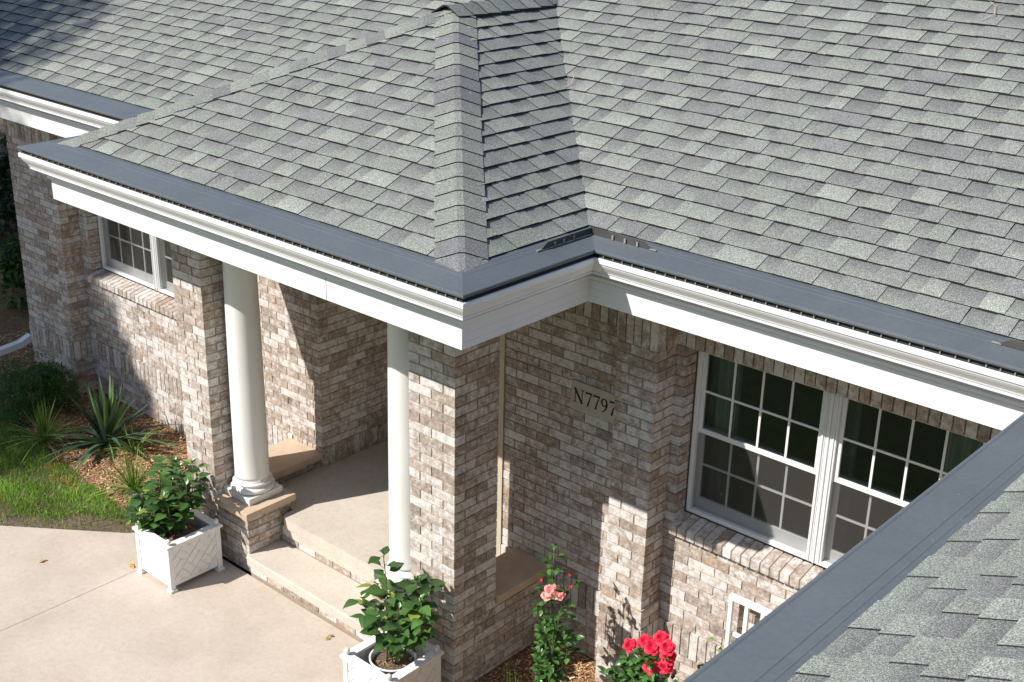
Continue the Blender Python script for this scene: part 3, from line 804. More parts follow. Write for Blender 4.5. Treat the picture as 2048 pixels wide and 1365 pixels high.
# mulch beds
bedL = [(-2.96, 1.10), (-2.96, .02), (-3.15, -.02), (-3.36, -.10), (-3.72, -.12), (-4.0, -.10), (-4.4, -.06), (-4.96, .0), (-5.75, .08), (-6.4, .22), (-7.0, .42), (-9.5, 1.2), (-13, 3), (-13, 6), (-6.9, 6), (-6.9, 1.10)]
prism("mulch_bed", bedL, -.09, -.012, M['mulchbase'], kind="structure")
prism("mulch_bed", [(.104, -.84), (1.2, -1.0), (3.98, -1.3), (3.98, 1.05), (-.02, 1.05), (-.02, .0), (.104, -.02)], -.09, -.012, M['mulchbase'], kind="structure")
# lawn soil
prism("lawn", [(-30, -3), (-30, 30), (-13, 30), (-13, 3), (-9.5, 1.19), (-7, .41), (-5.75, .07), (-4.4, -.07), (-3.7, -.13), (-3.25, -.12), (-3.44, -.36), (-3.87, -.69), (-4.29, -1.01), (-4.92, -1.41), (-6, -1.93), (-8, -2.53), (-12, -3.03)], -.09, -.03, M['soil'], kind="structure")
def inside(pts, x, y):
    c = False; n = len(pts); j = n - 1
    for i in range(n):
        if (pts[i][1] > y) != (pts[j][1] > y) and x < (pts[j][0] - pts[i][0]) * (y - pts[i][1]) / (pts[j][1] - pts[i][1]) + pts[i][0]: c = not c
        j = i
    return c
def chips(poly, box, n, seed):
    r = random.Random(seed); mb = MB()
    pal = [(.62, .37, .18), (.72, .48, .26), (.48, .25, .11), (.78, .58, .37), (.36, .19, .09), (.66, .42, .23), (.24, .12, .06)]
    while n > 0:
        x = r.uniform(box[0], box[1]); y = r.uniform(box[2], box[3])
        if not inside(poly, x, y): continue
        n -= 1
        L = r.uniform(.012, .042); W = r.uniform(.004, .011); a = r.uniform(0, 6.28); tz = r.uniform(-.5, .5)
        d = Vector((math.cos(a), math.sin(a), tz * .7)) * L; q = Vector((-math.sin(a), math.cos(a), r.uniform(-.5, .5))) * W
        c = Vector((x, y, -.008 + r.uniform(0, .014))); k = r.uniform(.7, 1.25); cc = r.choice(pal)
        mb.face([c - d * .5 - q * .5, c + d * .5 - q * .3, c + d * .5 + q * .5, c - d * .5 + q * .4], (cc[0] * k, cc[1] * k, cc[2] * k, 1))
    return mb.build("wood_chips", M['chip'], None, kind="stuff", label="shredded orange brown bark mulch spread over the bed", category="mulch")
o1 = chips(bedL, (-8.2, -3.0, -.15, 1.6), 15000, 5)
bedR = [(.12, -.3), (2.6, -.3), (2.6, .995), (.01, .96), (.01, .0)]
o2 = chips(bedR, (0, 2.6, -.3, 1.0), 6500, 6); o2['label'] = "wood chip mulch around the rose bushes by the porch"
o1['label'] = "orange wood chip mulch round the spiky plant below the left wall"
# grass
def grass(poly, box, n, seed, hmin, hmax, thin=None):
    r = random.Random(seed); mb = MB()
    while n > 0:
        x = r.uniform(box[0], box[1]); y = r.uniform(box[2], box[3])
        if not inside(poly, x, y): continue
        if thin and r.random() > thin(x, y): n -= .5; continue
        n -= 1
        h = r.uniform(hmin, hmax); a = r.uniform(0, 6.28); w_ = r.uniform(.0015, .003); ln = r.uniform(.1, .7) * h; b = r.uniform(0, 6.28)
        c = Vector((x, y, -.03)); q = Vector((math.cos(a), math.sin(a), 0)) * w_; l = Vector((math.cos(b), math.sin(b), 0)) * ln
        k = r.uniform(.6, 1.3); col = r.choice(((.15, .33, .03), (.19, .40, .04), (.11, .26, .025), (.22, .40, .055), (.28, .36, .08)) if r.random() < .9 else ((.36, .29, .15),))
        pn = mnoise.noise(Vector((x * 2.3, y * 2.3, 3))) ; k *= 1 + .5 * pn; h *= 1 + .6 * mnoise.noise(Vector((x * 5, y * 5, 9)))
        if mnoise.noise(Vector((x * 3.1, y * 3.1, 20))) > .33: col = (col[0] * 1.5, col[1] * .95, col[2] * 1.3)
        col = (col[0] * k, col[1] * k, col[2] * k, 1)
        m1 = c + l * .35 + Vector((0, 0, h * .6)); tp = c + l + Vector((0, 0, h))
        mb.face([c - q, c + q, m1 + q * .8, m1 - q * .8], col); mb.face([m1 - q * .8, m1 + q * .8, tp], col)
    return mb
lawnp = [(-9.5, 1.15), (-7, .42), (-6.3, .24), (-5.75, .06), (-5.4, .05), (-5.1, -.04), (-4.8, .03), (-4.5, -.10), (-4.2, -.05), (-3.9, -.13), (-3.7, -.08), (-3.5, -.17), (-3.30, -.13), (-3.46, -.38), (-3.89, -.71), (-4.31, -1.03), (-4.94, -1.43), (-6, -1.95), (-8, -2.55), (-9.5, -2.6)]
def dist_edge(x, y):
    best = 9
    for i in range(len(edge) - 1):
        p = Vector(edge[i]); q = Vector(edge[i + 1]); t = max(0, min(1, (Vector((x, y)) - p).dot(q - p) / (q - p).length_squared)); best = min(best, (Vector((x, y)) - p - (q - p) * t).length)
    return best
def thinf(x, y):
    d = dist_edge(x, y) + .16 * (mnoise.noise(Vector((x * 4, y * 4, 0)))); 
    return .10 if d < .20 else (.45 if d < .30 else 1.0)
g = grass(lawnp, (-7.5, -3.3, -2.3, .45), 60000, 8, .02, .055, thinf)
g.build("grass", M['grass'], None, kind="stuff", label="short green lawn grass between the mulch bed and the driveway", category="grass")

# ------------------------------------------------------------------ plants
def leaf(mb, base, d, up, L, W, col, fold=.25, curl=.3, n=5, widths=None, vein=True):
    d = Vector(d).normalized(); up = Vector(up); side = d.cross(up)
    if side.length < 1e-4: side = d.cross(Vector((1, 0, 0)))
    side.normalize(); up = side.cross(d).normalized()
    widths = widths or [.05, .72, 1.0, .82, .42, 0.0]
    k = len(widths) - 1; rows = []
    for i, w_ in enumerate(widths):
        t = i / k
        c = Vector(base) + d * (L * t) - up * (curl * L * t * t)
        hw_ = W * .5 * w_
        rows.append((c + side * hw_ + up * (fold * hw_), c, c - side * hw_ + up * (fold * hw_)))
    c2 = (col[0] * 1.25, col[1] * 1.2, col[2] * 1.2, 1)
    b0 = len(mb.v)
    for r_ in rows: mb.v += [tuple(p) for p in r_]
    for i in range(k):
        a = b0 + i * 3
        for (p, q, s, t) in ((0, 1, 4, 3), (1, 2, 5, 4)):
            mb.f.append((a + p, a + q, a + s, a + t)); mb.mi.append(0); mb.sm.append(True)
            cc = [col if z in (0, 2, 3, 5) else c2 for z in (p, q, s, t)]; mb.c.append([tuple(x) if len(x) == 4 else (x[0], x[1], x[2], 1) for x in cc])
def rv(r, z=0): return Vector((r.uniform(-1, 1), r.uniform(-1, 1), r.uniform(-1, 1) if not z else 0))
def curve_pts(p0, p1, bend, n=6):
    p0 = Vector(p0); p1 = Vector(p1); out = []
    for i in range(n + 1):
        t = i / n; out.append(p0.lerp(p1, t) + Vector(bend) * (4 * t * (1 - t)))
    return out
HIB = ((.042, .10, .024), (.055, .13, .032), (.034, .082, .022), (.075, .165, .038), (.055, .12, .038))
def hibiscus(name, base, spots, label, seed, tall=None, per=7, ll=(.085, .125)):
    root = empty(name, base, label, "potted plant", "leafy plants in the white planter boxes")
    r = random.Random(seed); fol = MB(); st = MB(); bz = Vector(base) + Vector((0, 0, .01))
    for (dx, dy, h) in spots:
        top = bz + Vector((dx, dy, h)); mid = rv(r) * .03
        pts = curve_pts(bz + Vector((r.uniform(-.04, .04), r.uniform(-.04, .04), 0)), top, mid + Vector((dx, dy, 0)) * .15)
        st.tube(pts, [.006, .0055, .005, .0045, .004, .0035, .003], 6)
        for q in range(per):
            t = .38 + .62 * (q + r.random() * .6) / per; t = min(t, 1)
            i = min(int(t * 6), 5); p = pts[i].lerp(pts[i + 1], t * 6 - i)
            ang = q * 2.4 + r.uniform(-.5, .5)
            out = Vector((math.cos(ang), math.sin(ang), r.uniform(-.05, .75)))
            out = (out + Vector((dx, dy, 0)) * 1.2).normalized()
            L = r.uniform(*ll); col = r.choice(HIB); k = r.uniform(.75, 1.3)
            if r.random() < .05: col = (.20, .26, .05)
            pt = p + out * .03; st.tube([p, pt], .0018, 4)
            leaf(fol, pt, out, Vector((0, 0, 1)) + rv(r) * .35, L, L * r.uniform(.66, .82), (col[0] * k, col[1] * k, col[2] * k, 1), fold=r.uniform(.15, .5), curl=r.uniform(.05, .45))
        for q in range(3):
            ang = r.uniform(0, 6.28); out = Vector((math.cos(ang), math.sin(ang), 1.2)).normalized(); L = r.uniform(.035, .06)
            leaf(fol, top, out, Vector((-out.x, -out.y, 1)), L, L * .7, (.09, .17, .04, 1), fold=.5, curl=.1)
    fol.build("foliage", M['leaf'], root); st.build("stem", M['stem'], root)
    so = MB(); kr = 1.0 if seed == 6 else 1.3
    so.lathe(base[0], base[1], [(.001, base[2] + .008), (.10 * kr, base[2] + .004), (.135 * kr, base[2] - .004), (.14 * kr, base[2] - .06)], 24, caps=False); so.build("soil", M['soil'], root)
    po = MB(); (po if seed == 6 else MB()).lathe(base[0], base[1], [(.11, .03), (.148, base[2] + .025), (.158, base[2] + .028), (.158, base[2] + .038), (.146, base[2] + .038), (.142, base[2] - .03)], 32, caps=False); 
    if seed == 6: po.build("pot", M['plastic'], root)
    lit = MB()
    for _ in range(60):
        a = r.uniform(0, 6.28); rr_ = r.uniform(0, .12); c = Vector((base[0] + rr_ * math.cos(a), base[1] + rr_ * math.sin(a), base[2] + .014)); dd = rv(r, 1).normalized()
        leaf(lit, c, dd, Vector((0, 0, 1)) + rv(r) * .4, r.uniform(.02, .05), .008, r.choice(((.30, .18, .09, 1), (.20, .10, .05, 1), (.38, .25, .13, 1))), fold=.1, curl=.2)
    lit.build("leaf_litter", M['chip'], root, kind="stuff")
    rebase(root); return root
r1 = random.Random(4)
PH = .40
def planter(x0, x1, y0, y1, label):
    root = empty("planter_box", ((x0 + x1) / 2, (y0 + y1) / 2, 0), label, "planter", "white planter boxes at the entry steps")
    H = PH; P_ = .042
    for (x, y) in ((x0, y0), (x1 - P_, y0), (x1 - P_, y1 - P_), (x0, y1 - P_)):
        mb = MB(); mb.box(x, x + P_, y, y + P_, .022, H - .02); mb.box(x - .010, x + P_ + .010, y - .010, y + P_ + .010, 0, .0215)
        post = bevel(mb.build("corner_post", M['plastic'], root), .002, 1)
        f_ = MB(); f_.lathe(x + P_ / 2, y + P_ / 2, [(.010, H + .001), (.008, H + .010), (.012, H + .014), (.019, H + .022), (.021, H + .031), (.018, H + .041), (.010, H + .049), (.001, H + .051)], 18, caps=False)
        f_.build("finial", M['plastic'], post)
    # top rim: four mitred boards
    rim = MB(); o_ = .014; i_ = .052; za, zb = H - .02, H
    O = [(x0 - o_, y0 - o_), (x1 + o_, y0 - o_), (x1 + o_, y1 + o_), (x0 - o_, y1 + o_)]; I = [(x0 + i_, y0 + i_), (x1 - i_, y0 + i_), (x1 - i_, y1 - i_), (x0 + i_, y1 - i_)]
    for k in range(4):
        a, b, c, d = O[k], O[(k + 1) % 4], I[(k + 1) % 4], I[k]
        rim.hexa([(a[0], a[1], za), (b[0], b[1], za), (c[0], c[1], za), (d[0], d[1], za), (a[0], a[1], zb), (b[0], b[1], zb), (c[0], c[1], zb), (d[0], d[1], zb)])
    rim.build("rim", M['plastic'], root)
    # panels with a lattice of raised diagonal bars
    def panel(o, d, n, L):
        o = Vector(o); d = Vector(d); n = Vector(n); mb = MB(); zl, zh = .045, H - .021
        mb.obox(o - n * .020 + Vector((0, 0, zl)), d * L, n * .010, Vector((0, 0, zh - zl)))
        fw = .022
        mb.obox(o - n * .0099 + Vector((0, 0, zl)), d * L, n * .007, Vector((0, 0, fw))); mb.obox(o - n * .0099 + Vector((0, 0, zh - fw)), d * L, n * .007, Vector((0, 0, fw)))
        A, B, C, D_ = 0, L, zl + fw, zh - fw
        def bar(p, q, wdt, hgt):
            p = Vector(p); q = Vector(q); e = (q - p).normalized(); nn = Vector((-e.y, e.x)) * wdt / 2
            pts = [p + nn, p - nn, q - nn, q + nn]
            for hp in ((1, 0, -A), (-1, 0, B), (0, 1, -C), (0, -1, D_)): pts = clip_poly([tuple(x) for x in pts], hp) if pts else pts
            if len(pts) < 3: return
            def W3(pp, h): return o + d * pp[0] + Vector((0, 0, pp[1])) - n * .0099 + n * h
            f_ = [W3(x, hgt) for x in pts]; nn3 = (f_[1] - f_[0]).cross(f_[2] - f_[0])
            if nn3.dot(n) < 0: pts = pts[::-1]; f_ = f_[::-1]
            mb.face(f_)
            for i in range(len(pts)):
                a, b = pts[i], pts[(i + 1) % len(pts)]; mb.face([W3(a, 0), W3(b, 0), W3(b, hgt), W3(a, hgt)])
        cx, cz = L / 2, (C + D_) / 2; cl_ = .118; g_ = .006
        e1 = Vector((.7071, .7071)); e2 = Vector((-.7071, .7071))
        for i in range(-4, 5):
            for q in range(-4, 5):
                c0 = Vector((cx, cz)) + e1 * (i * cl_) + e2 * (q * cl_)
                (p1, p2) = (e1, e2) if (i + q) % 2 == 0 else (e2, e1)
                for hh in (-1, 1):
                    cc_ = c0 + p2 * (hh * cl_ / 4); a_ = cc_ - p1 * (cl_ / 2 - g_ / 2); b_ = cc_ + p1 * (cl_ / 2 - g_ / 2)
                    bar(a_, b_, cl_ / 2 - g_, .0068)
        return mb.build("lattice_panel", M['plastic'], root)
    panel((x0 + P_, y0 + .004, 0), (1, 0, 0), (0, -1, 0), x1 - x0 - 2 * P_)
    panel((x1 - .004, y0 + P_, 0), (0, 1, 0), (1, 0, 0), y1 - y0 - 2 * P_)
    panel((x1 - P_, y1 - .004, 0), (-1, 0, 0), (0, 1, 0), x1 - x0 - 2 * P_)
    panel((x0 + .004, y1 - P_, 0), (0, -1, 0), (-1, 0, 0), y1 - y0 - 2 * P_)
    mb = MB(); mb.box(x0 + .025, x1 - .025, y0 + .025, y1 - .025, .03, .04); mb.build("bottom", M['plastic'], root)
    rebase(root); return root
planter(-2.845, -2.405, -.592, -.118, "white lattice planter box left of the steps, against the column pedestal")
planter(-.455, -.012, -.575, -.105, "white lattice planter box right of the steps, in front of the tall brick pier")
hibiscus("potted_hibiscus", (-2.64, -.36, .33), [(-.02, .05, .58), (.12, .12, .60), (-.20, .02, .42), (-.30, -.10, .26), (.02, -.10, .36), (.16, .02, .46), (-.10, .12, .52), (-.18, -.20, .18), (.08, -.10, .28), (-.32, .06, .34), (.0, .0, .45), (-.10, -.06, .30), (.05, .05, .56), (-.36, -.02, .16), (-.26, -.16, .10), (-.22, .10, .48), (-.06, -.16, .22), (.17, .12, .50)],
         "dense leafy green plant in the left planter box beside the mulch bed", 5, per=13)
hibiscus("potted_hibiscus", (-.235, -.33, .33), [(-.10, .02, .76), (.10, .12, .60), (.20, .05, .52), (-.22, -.06, .40), (-.08, -.06, .36), (.06, .0, .42), (.20, .16, .62), (-.20, .06, .46), (.02, .10, .50), (.14, -.06, .36), (.26, .02, .44), (-.02, .16, .46)],
         "leafy green plant with one tall sprig in the right planter box by the brick pier", 6, per=16)

def rose(name, base, canes, label, seed, blooms, group=None, leafcol=None, ll=(.035, .06), dens=10):
    root = empty(name, base, label, "rose bush", group); r = random.Random(seed); fol = MB(); st = MB()
    lc = leafcol or ((.045, .12, .025), (.06, .15, .035), (.035, .09, .02), (.08, .18, .05))
    b = Vector(base)
    for (dx, dy, h) in canes:
        top = b + Vector((dx, dy, h)); pts = curve_pts(b + rv(r, 1) * .03, top, rv(r, 1) * .04, 8); st.tube(pts, [.006, .0055, .005, .0045, .004, .0035, .003, .0025, .002], 5)
        nq = int(dens * h / .5)
        for q in range(nq):
            t = .12 + .88 * (q + r.random()) / nq; t = min(t, .999); i = int(t * 8); p = pts[i].lerp(pts[i + 1], t * 8 - i)
            ang = r.uniform(0, 6.28); out = Vector((math.cos(ang), math.sin(ang), r.uniform(-.1, .6))).normalized()
            stem_e = p + out * r.uniform(.04, .09); st.tube([p, stem_e], .0015, 4)
            for z in range(3):
                dd = (out + rv(r) * .7).normalized(); L = r.uniform(*ll); c = r.choice(lc); k = r.uniform(.7, 1.3)
                leaf(fol, p.lerp(stem_e, .55 + z * .22), dd, Vector((0, 0, 1)) + rv(r) * .5, L, L * .72, (c[0] * k, c[1] * k, c[2] * k, 1), fold=.3, curl=r.uniform(0, .4))
    fol.build("foliage", M['leaf'], root); st.build("stem", M['stem'], root)
    for (x, y, z, R, c, full) in blooms:
        mb = MB(); cc = Vector((x, y, z)); st_ = r.uniform(0, 6)
        face = Vector((.35, -.55, .75)).normalized(); ax = face.cross(Vector((0, 0, 1))).normalized(); ay = ax.cross(face)
        rings = ((5, 1.0, .15), (5, .82, .45), (5, .60, .8), (4, .38, 1.2), (3, .22, 1.6)) if full else ((4, .5, 1.4), (3, .35, 1.8))
        for (n_, rad, lift) in rings:
            for i in range(n_):
                a = st_ + i * 6.283 / n_ + r.uniform(-.2, .2) + rad * 3; out = (ax * math.cos(a) + ay * math.sin(a)); dd = (out + face * lift * .55).normalized()
                k = r.uniform(.8, 1.15)
                leaf(mb, cc + out * .004, dd, face + out * .2, R * (rad * .85 + .25), R * 1.05 * (rad * .6 + .4), (c[0] * k, c[1] * k, c[2] * k, 1), fold=-.25, curl=-.25 if lift > .5 else .15, widths=[.25, .7, 1.0, 1.05, .8, .25])
        mb.build("bloom", M['petal'], root)
    rebase(root); return root
PINK = (.82, .36, .38); RED = (.72, .035, .09); BUD = (.75, .08, .07)
rose("pink_rose_bush", (.58, .30, 0), [(-.02, .03, 1.22), (.10, .02, 1.02), (-.12, .0, .92), (.06, -.04, .80), (-.02, .06, .95), (.12, .08, .70), (.0, .0, .55), (-.06, .05, .40)],
     "tall pink rose bush on slender canes beside the porch ledge", 12, [(.595, .27, .965, .042, PINK, 1), (.645, .28, .96, .040, PINK, 1), (.575, .255, .93, .034, (.82, .40, .36), 1), (.489, .29, .985, .018, BUD, 0), (.733, .29, 1.045, .018, BUD, 0), (.71, .3, 1.115, .014, BUD, 0)], dens=17)
blo = []
rb = random.Random(3)
for (px_, z_) in ((1.18, .80), (1.27, .88), (1.30, .80), (1.38, .93), (1.43, .92), (1.34, .86), (1.44, .84), (1.30, .72), (1.37, .76), (1.43, .77), (1.24, .83)):
    blo.append((px_ + rb.uniform(-.02, .02), .35 + rb.uniform(-.04, .04), z_ - .01, rb.uniform(.038, .048), RED, 1))
rose("red_rose_bush", (1.28, .36, 0), [(-.15, -.06, .66), (.0, -.10, .64), (.16, -.06, .66), (.22, .0, .70), (-.24, -.04, .50), (-.08, .02, .68), (-.10, .0, .75), (.02, .03, .84), (.12, .0, .85), (.06, -.05, .72), (-.16, -.03, .55), (.18, .05, .62), (-.05, -.06, .60), (-.02, .0, .45), (-.2, .05, .45), (.1, .1, .5)],
     "bushy rose covered in a cluster of bright red blooms", 13, blo, ll=(.032, .056), dens=44)
rose("trellis_rose_bush", (1.62, .70, 0), [(-.02, .0, .84), (-.10, .02, .72), (.08, .04, .85), (.0, -.05, .6), (.12, .1, .7)],
     "small pale green rose foliage in front of the white trellis, without blooms", 14, [], ll=(.03, .05), leafcol=((.14, .24, .05), (.10, .19, .05), (.17, .28, .07)), dens=10)

# trellis
tr = empty("garden_trellis", (1.9, .93, 0), "white slatted trellis standing against the sunlit brick under the window", "trellis")
for i in range(6):
    x = 1.515 + i * .115; mb = MB(); mb.box(x - .013, x + .013, .915, .937, 0, 1.012); mb.build("post", M['plastic'], tr)
for q_ in ((1.502, 2.12, .908, .944, 1.013, 1.043), (1.529, 2.12, .938, .952, .74, .768), (1.529, 2.12, .938, .952, .20, .228)):
    mb = MB(); mb.box(*q_); mb.build("rail", M['plastic'], tr)
rebase(tr)

# yucca
def blades(mb, base, n, r, L, W, elev, cols, droop=.25, seg=7):
    for i in range(n):
        a = r.uniform(0, 6.283); el = r.uniform(*elev); l = r.uniform(*L); w_ = r.uniform(*W)
        d = Vector((math.cos(a) * math.cos(el), math.sin(a) * math.cos(el), math.sin(el))); c = r.choice(cols); k = r.uniform(.7, 1.25)
        b = Vector(base) + Vector((math.cos(a), math.sin(a), 0)) * r.uniform(0, .03) + Vector((0, 0, r.uniform(0, .03)))
        dr = droop * r.uniform(.3, 1.6) * math.cos(el)
        up = Vector((0, 0, 1)) if abs(d.z) < .95 else Vector((math.cos(a), math.sin(a), .2))
        leaf(mb, b, d, up, l, w_, (c[0] * k, c[1] * k, c[2] * k, 1), fold=.55, curl=dr, widths=[.6, .85, 1.0, 1.0, .9, .7, .42, .02])
yr_ = random.Random(9)
YC = ((.075, .125, .08), (.055, .10, .065), (.10, .155, .09), (.12, .19, .075))
ob = MB(); yb = (-4.95, .44, 0)
blades(ob, yb, 34, yr_, (.46, .68), (.042, .058), (1.0, 1.5), YC, .08)
blades(ob, yb, 44, yr_, (.50, .68), (.034, .048), (.12, .7), YC, .45)
blades(ob, yb, 14, yr_, (.40, .55), (.028, .038), (.0, .25), YC, .3)
ob.build("yucca_plant", M['leafmatte'], None, label="spiky blue green sword leaved plant in the mulch below the left window", category="plant")
# grass-like clumps
def clump(x, y, n, L, label, cols, seed):
    r = random.Random(seed); mb = MB(); blades(mb, (x, y, 0), n, r, L, (.006, .012), (.5, 1.4), cols, .8)
    return mb.build("ornamental_grass", M['grass'], None, label=label, category="plant")
GC = ((.13, .21, .04), (.18, .27, .06), (.10, .17, .035), (.24, .30, .09))
clump(-5.40, .05, 120, (.25, .48), "arching grassy clump between the dark shrub and the lawn", GC, 1)
clump(-3.98, .10, 130, (.22, .42), "yellow green grassy clump on mulch behind the left planter box", GC, 2)
clump(-4.62, .52, 40, (.22, .36), "small bright green strap leaved tuft at the right foot of the spiky plant", GC, 3)
clump(.42, .12, 30, (.22, .38), "thin green shoots in the shade at the foot of the brick pier", GC, 4)
# dark rounded shrub
def shrub(name, c, R, n, label, cols, seed, ll=(.02, .035), zk=.85, cat="shrub", clumps=26):
    r = random.Random(seed); mb = MB(); root = empty(name, (c[0], c[1], 0), label, cat)
    cl = []
    for i in range(clumps):
        v = rv(r).normalized(); v.z = abs(v.z); rr_ = r.uniform(.55, .95)
        cl.append((Vector((c[0] + v.x * R * rr_, c[1] + v.y * R * rr_, .08 + v.z * R * zk * rr_ * 1.3)), R * r.uniform(.22, .36)))
    cl.append((Vector((c[0], c[1], R * .5)), R * .6))
    for i in range(n):
        p0, rr_ = r.choice(cl); v = rv(r).normalized(); p = p0 + v * rr_ * r.uniform(.75, 1.05)
        if p.z < .01: continue
        L = r.uniform(*ll); cc = r.choice(cols); k = r.uniform(.6, 1.35)
        leaf(mb, p, (v + rv(r) * .8), Vector((0, 0, 1)) + rv(r) * .6, L, L * .5, (cc[0] * k, cc[1] * k, cc[2] * k, 1), fold=.2, curl=.1, widths=[.2, 1.0, .7, 0.0])
    mb.build("foliage", M['leafmatte'], root)
    s = MB()
    for i in range(7):
        p0, _ = cl[i]; s.tube(curve_pts((c[0], c[1], 0), p0, rv(r) * .04, 4), [.012, .010, .008, .006, .004], 5)
    s.build("stem", M['bark'], root); rebase(root); return root
shrub("evergreen_shrub", (-6.05, .38, 0), .42, 18000, "dark rounded evergreen shrub at the foot of the left corner pilaster", ((.045, .11, .025), (.032, .08, .018), (.07, .16, .032)), 21, (.014, .028), clumps=40)
DK = ((.02, .045, .015), (.015, .035, .012), (.03, .06, .02))
shrub("background_shrub", (-9.1, 2.2, 0), .55, 5000, "bright leaved bush left of the house corner", ((.09, .17, .03), (.05, .10, .02), (.03, .06, .015)), 22, (.06, .11), 1.0)
shrub("background_shrub", (-11.6, 3.4, 0), 1.1, 9000, "dark low bush in deep shade beyond the corner", DK, 23, (.06, .10), .8)

# downspout extension
ds = MB()
p0 = Vector((-7.10, .98, .42)); p1 = Vector((-7.02, .86, .33)); p2 = Vector((-7.02, -.6, .10))
def rect_tube(mb, pts, w_, h_):
    pts = [Vector(p) for p in pts]; n = len(mb.v)
    for i, p in enumerate(pts):
        d = (pts[min(i + 1, len(pts) - 1)] - pts[max(i - 1, 0)]).normalized(); s = d.cross(Vector((0, 0, 1))).normalized(); u = s.cross(d)
        for (a, b) in ((-1, -1), (1, -1), (1, 1), (-1, 1)): mb.v.append(tuple(p + s * a * w_ / 2 + u * b * h_ / 2))
    for i in range(len(pts) - 1):
        for q in range(4): mb.idx(n, (i * 4 + q, i * 4 + (q + 1) % 4, (i + 1) * 4 + (q + 1) % 4, (i + 1) * 4 + q), (1, 1, 1, 1))
    mb.idx(n, (0, 3, 2, 1), (1, 1, 1, 1)); k = (len(pts) - 1) * 4; mb.idx(n, (k, k + 1, k + 2, k + 3), (1, 1, 1, 1))
rect_tube(ds, [(-7.10, .90, .36), (-7.12, .78, .30), (-7.30, -.9, .07)], .085, .065)
dso = empty("downspout", (-7.1, .95, 0), "white downspout with its outlet pipe reaching out from the left house corner", "downspout")
ds.build("outlet_pipe", M['white'], dso)
d2 = MB(); rect_tube(d2, [(-7.05, .95, 2.9), (-7.05, .95, .5), (-7.08, .93, .38)], .07, .05); d2.build("pipe", M['white'], dso); rebase(dso)

# fallen leaves and twigs
for i, (x, y, lab) in enumerate(((-2.95, -.58, "curled yellow leaf lying by the left planter box"), (-1.10, -.145, "curled brown leaf lying in front of the lower step"), (-3.50, -1.02, "small brown leaf on the driveway near the lawn edge"))):
    mb = MB(); r = random.Random(i + 40)
    for q in range(3): leaf(mb, (x + r.uniform(-.01, .01), y + r.uniform(-.01, .01), .012), rv(r, 1), Vector((0, 0, 1)) + rv(r) * .5, .05 - .01 * i * .5, .022, ((.55, .34, .05, 1), (.38, .24, .07, 1), (.42, .25, .10, 1))[i], fold=.6, curl=.5)
    mb.build("fallen_leaf", M['leafmatte'], None, label=lab, category="fallen leaf", group="dry leaves lying on the driveway")
def twig(x, y, lab, seed, L, z, updir):
    r = random.Random(seed); mb = MB(); a = Vector((x, y, z)); n_ = Vector(updir).normalized()
    mb.tube([a, a + Vector((.3 * L, .35 * L, .175 * L)) + n_ * .01, a + Vector((.1 * L, .8 * L, .4 * L)) + n_ * .014, a + Vector((.35 * L, 1.0 * L, .5 * L)) + n_ * .02], [.003, .0028, .002, .0012], 5)
    mb.tube([a + Vector((.1 * L, .8 * L, .4 * L)) + n_ * .014, a + Vector((-.2 * L, 1.0 * L, .5 * L)) + n_ * .02], [.002, .001], 5)
    mb.build("twig", M['caulk'], None, label=lab, category="twig")
zt_ = lambda y: ZS + .5 * (y - yM) + .02
twig(1.80, 2.75, "small forked dry twig caught on the shingles near the upper right", 1, .16, zt_(2.75), (0, -.45, .9))
twig(-.52, 1.56, "bent dry twig lying in the roof valley beside the porch ridge", 2, .14, zt_(1.56), (0, -.45, .9))

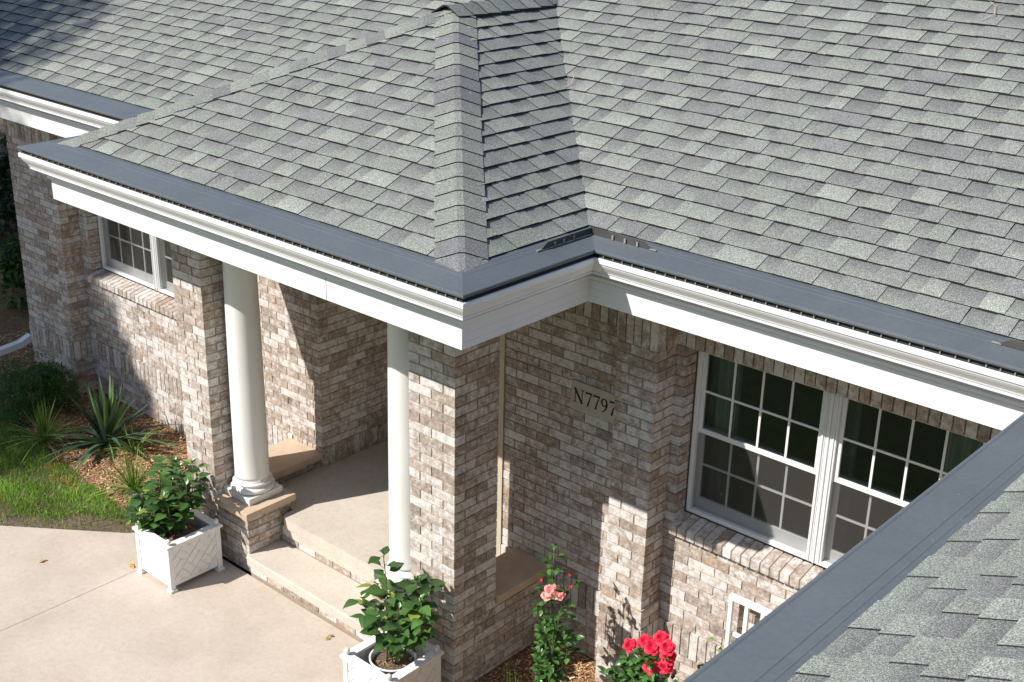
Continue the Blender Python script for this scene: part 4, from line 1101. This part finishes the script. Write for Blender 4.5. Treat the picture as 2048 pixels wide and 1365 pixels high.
# ------------------------------------------------------------------ trees (left of the frame and beyond the house corner)
def tree(base, H, R, n, label, seed, cz, group, leafL=(.10, .17), zr=1.0, nblob=26, name="shade_tree", lobes=None):
    r = random.Random(seed); root = empty(name, base, label, "tree", group); b = Vector(base)
    tk = MB(); tk.tube(curve_pts(b, b + Vector((.2, .1, H * .75)), (.15, -.1, 0), 8), [.24, .22, .20, .18, .16, .13, .10, .07, .04], 9)
    cr = MB(); blobs = []
    cc = b + Vector((0, 0, cz))
    for i in range(nblob):
        v = rv(r).normalized() * r.uniform(.25, .80)
        if lobes:
            lx, lz, R = lobes[i % len(lobes)]; cc = Vector((lx, b.y, lz))
        p = cc + Vector((v.x * R, v.y * R, v.z * R * zr)); blobs.append((p, R * r.uniform(.24, .36)))
        if i < 12: tk.tube(curve_pts(b + Vector((.1, .05, H * r.uniform(.3, .6))), p, rv(r) * .3, 5), [.08, .065, .05, .04, .03, .015], 6)
    for i in range(n):
        p0, rr_ = r.choice(blobs); v = rv(r).normalized(); p = p0 + v * rr_ * (r.random() ** .4)
        L = r.uniform(*leafL); c = r.choice(((.05, .11, .025), (.04, .09, .02), (.07, .14, .03))); k = r.uniform(.7, 1.25)
        d = (v + rv(r)).normalized(); s = d.cross(Vector((0, 0, 1)) + rv(r) * .5).normalized() * L * .36
        col = (c[0] * k, c[1] * k, c[2] * k, 1)
        cr.face([p, p + d * L * .5 + s, p + d * L, p + d * L * .5 - s], col)
    tk.build("trunk", M['bark'], root); cr.build("crown", M['leafmatte'], root); rebase(root); return root
TG = "big shade trees around the house"
tree((-14.4, -10.0, 0), 16, 4.0, 80000, "tall leafy tree shading the left corner of the house", 31, 12.0, TG, leafL=(.13, .22), nblob=72, lobes=[(-12.9, 10.4, 3.1), (-14.5, 15.1, 4.0), (-14.1, 12.8, 3.3)])
tree((-20.5, -8.5, 0), 16, 5.4, 30000, "second tall leafy tree further left on the lawn", 32, 11.5, TG, zr=1.1, leafL=(.18, .28), nblob=36)
tree((-15.0, 6.0, 0), 8, 2.8, 14000, "dark tree standing beyond the left house corner", 33, 3.4, TG, zr=1.1, leafL=(.12, .2))
tree((-19.0, 9.5, 0), 10, 4.0, 14000, "distant dark tree behind the corner bushes", 34, 4.2, TG, zr=1.0, leafL=(.16, .26))
BT = "unseen trees added to block low sky light"  # tree belt added out of view to cut low sky light on the walls
for q_, (tx, ty, th) in enumerate(((-27, -19, 15), (-17, -27, 16), (-7, -31, 15), (3, -30, 17), (13, -28, 15), (22, -21, 16), (-31, -8, 15), (28, -10, 15))):
    tree((tx, ty, 0), th, 6.5, 9000, "unseen tree added beyond the front lawn to block low sky light", 50 + q_, 7.0, BT, zr=1.05, leafL=(.5, .8), nblob=30, name="sky_block_tree")
rebase(house)
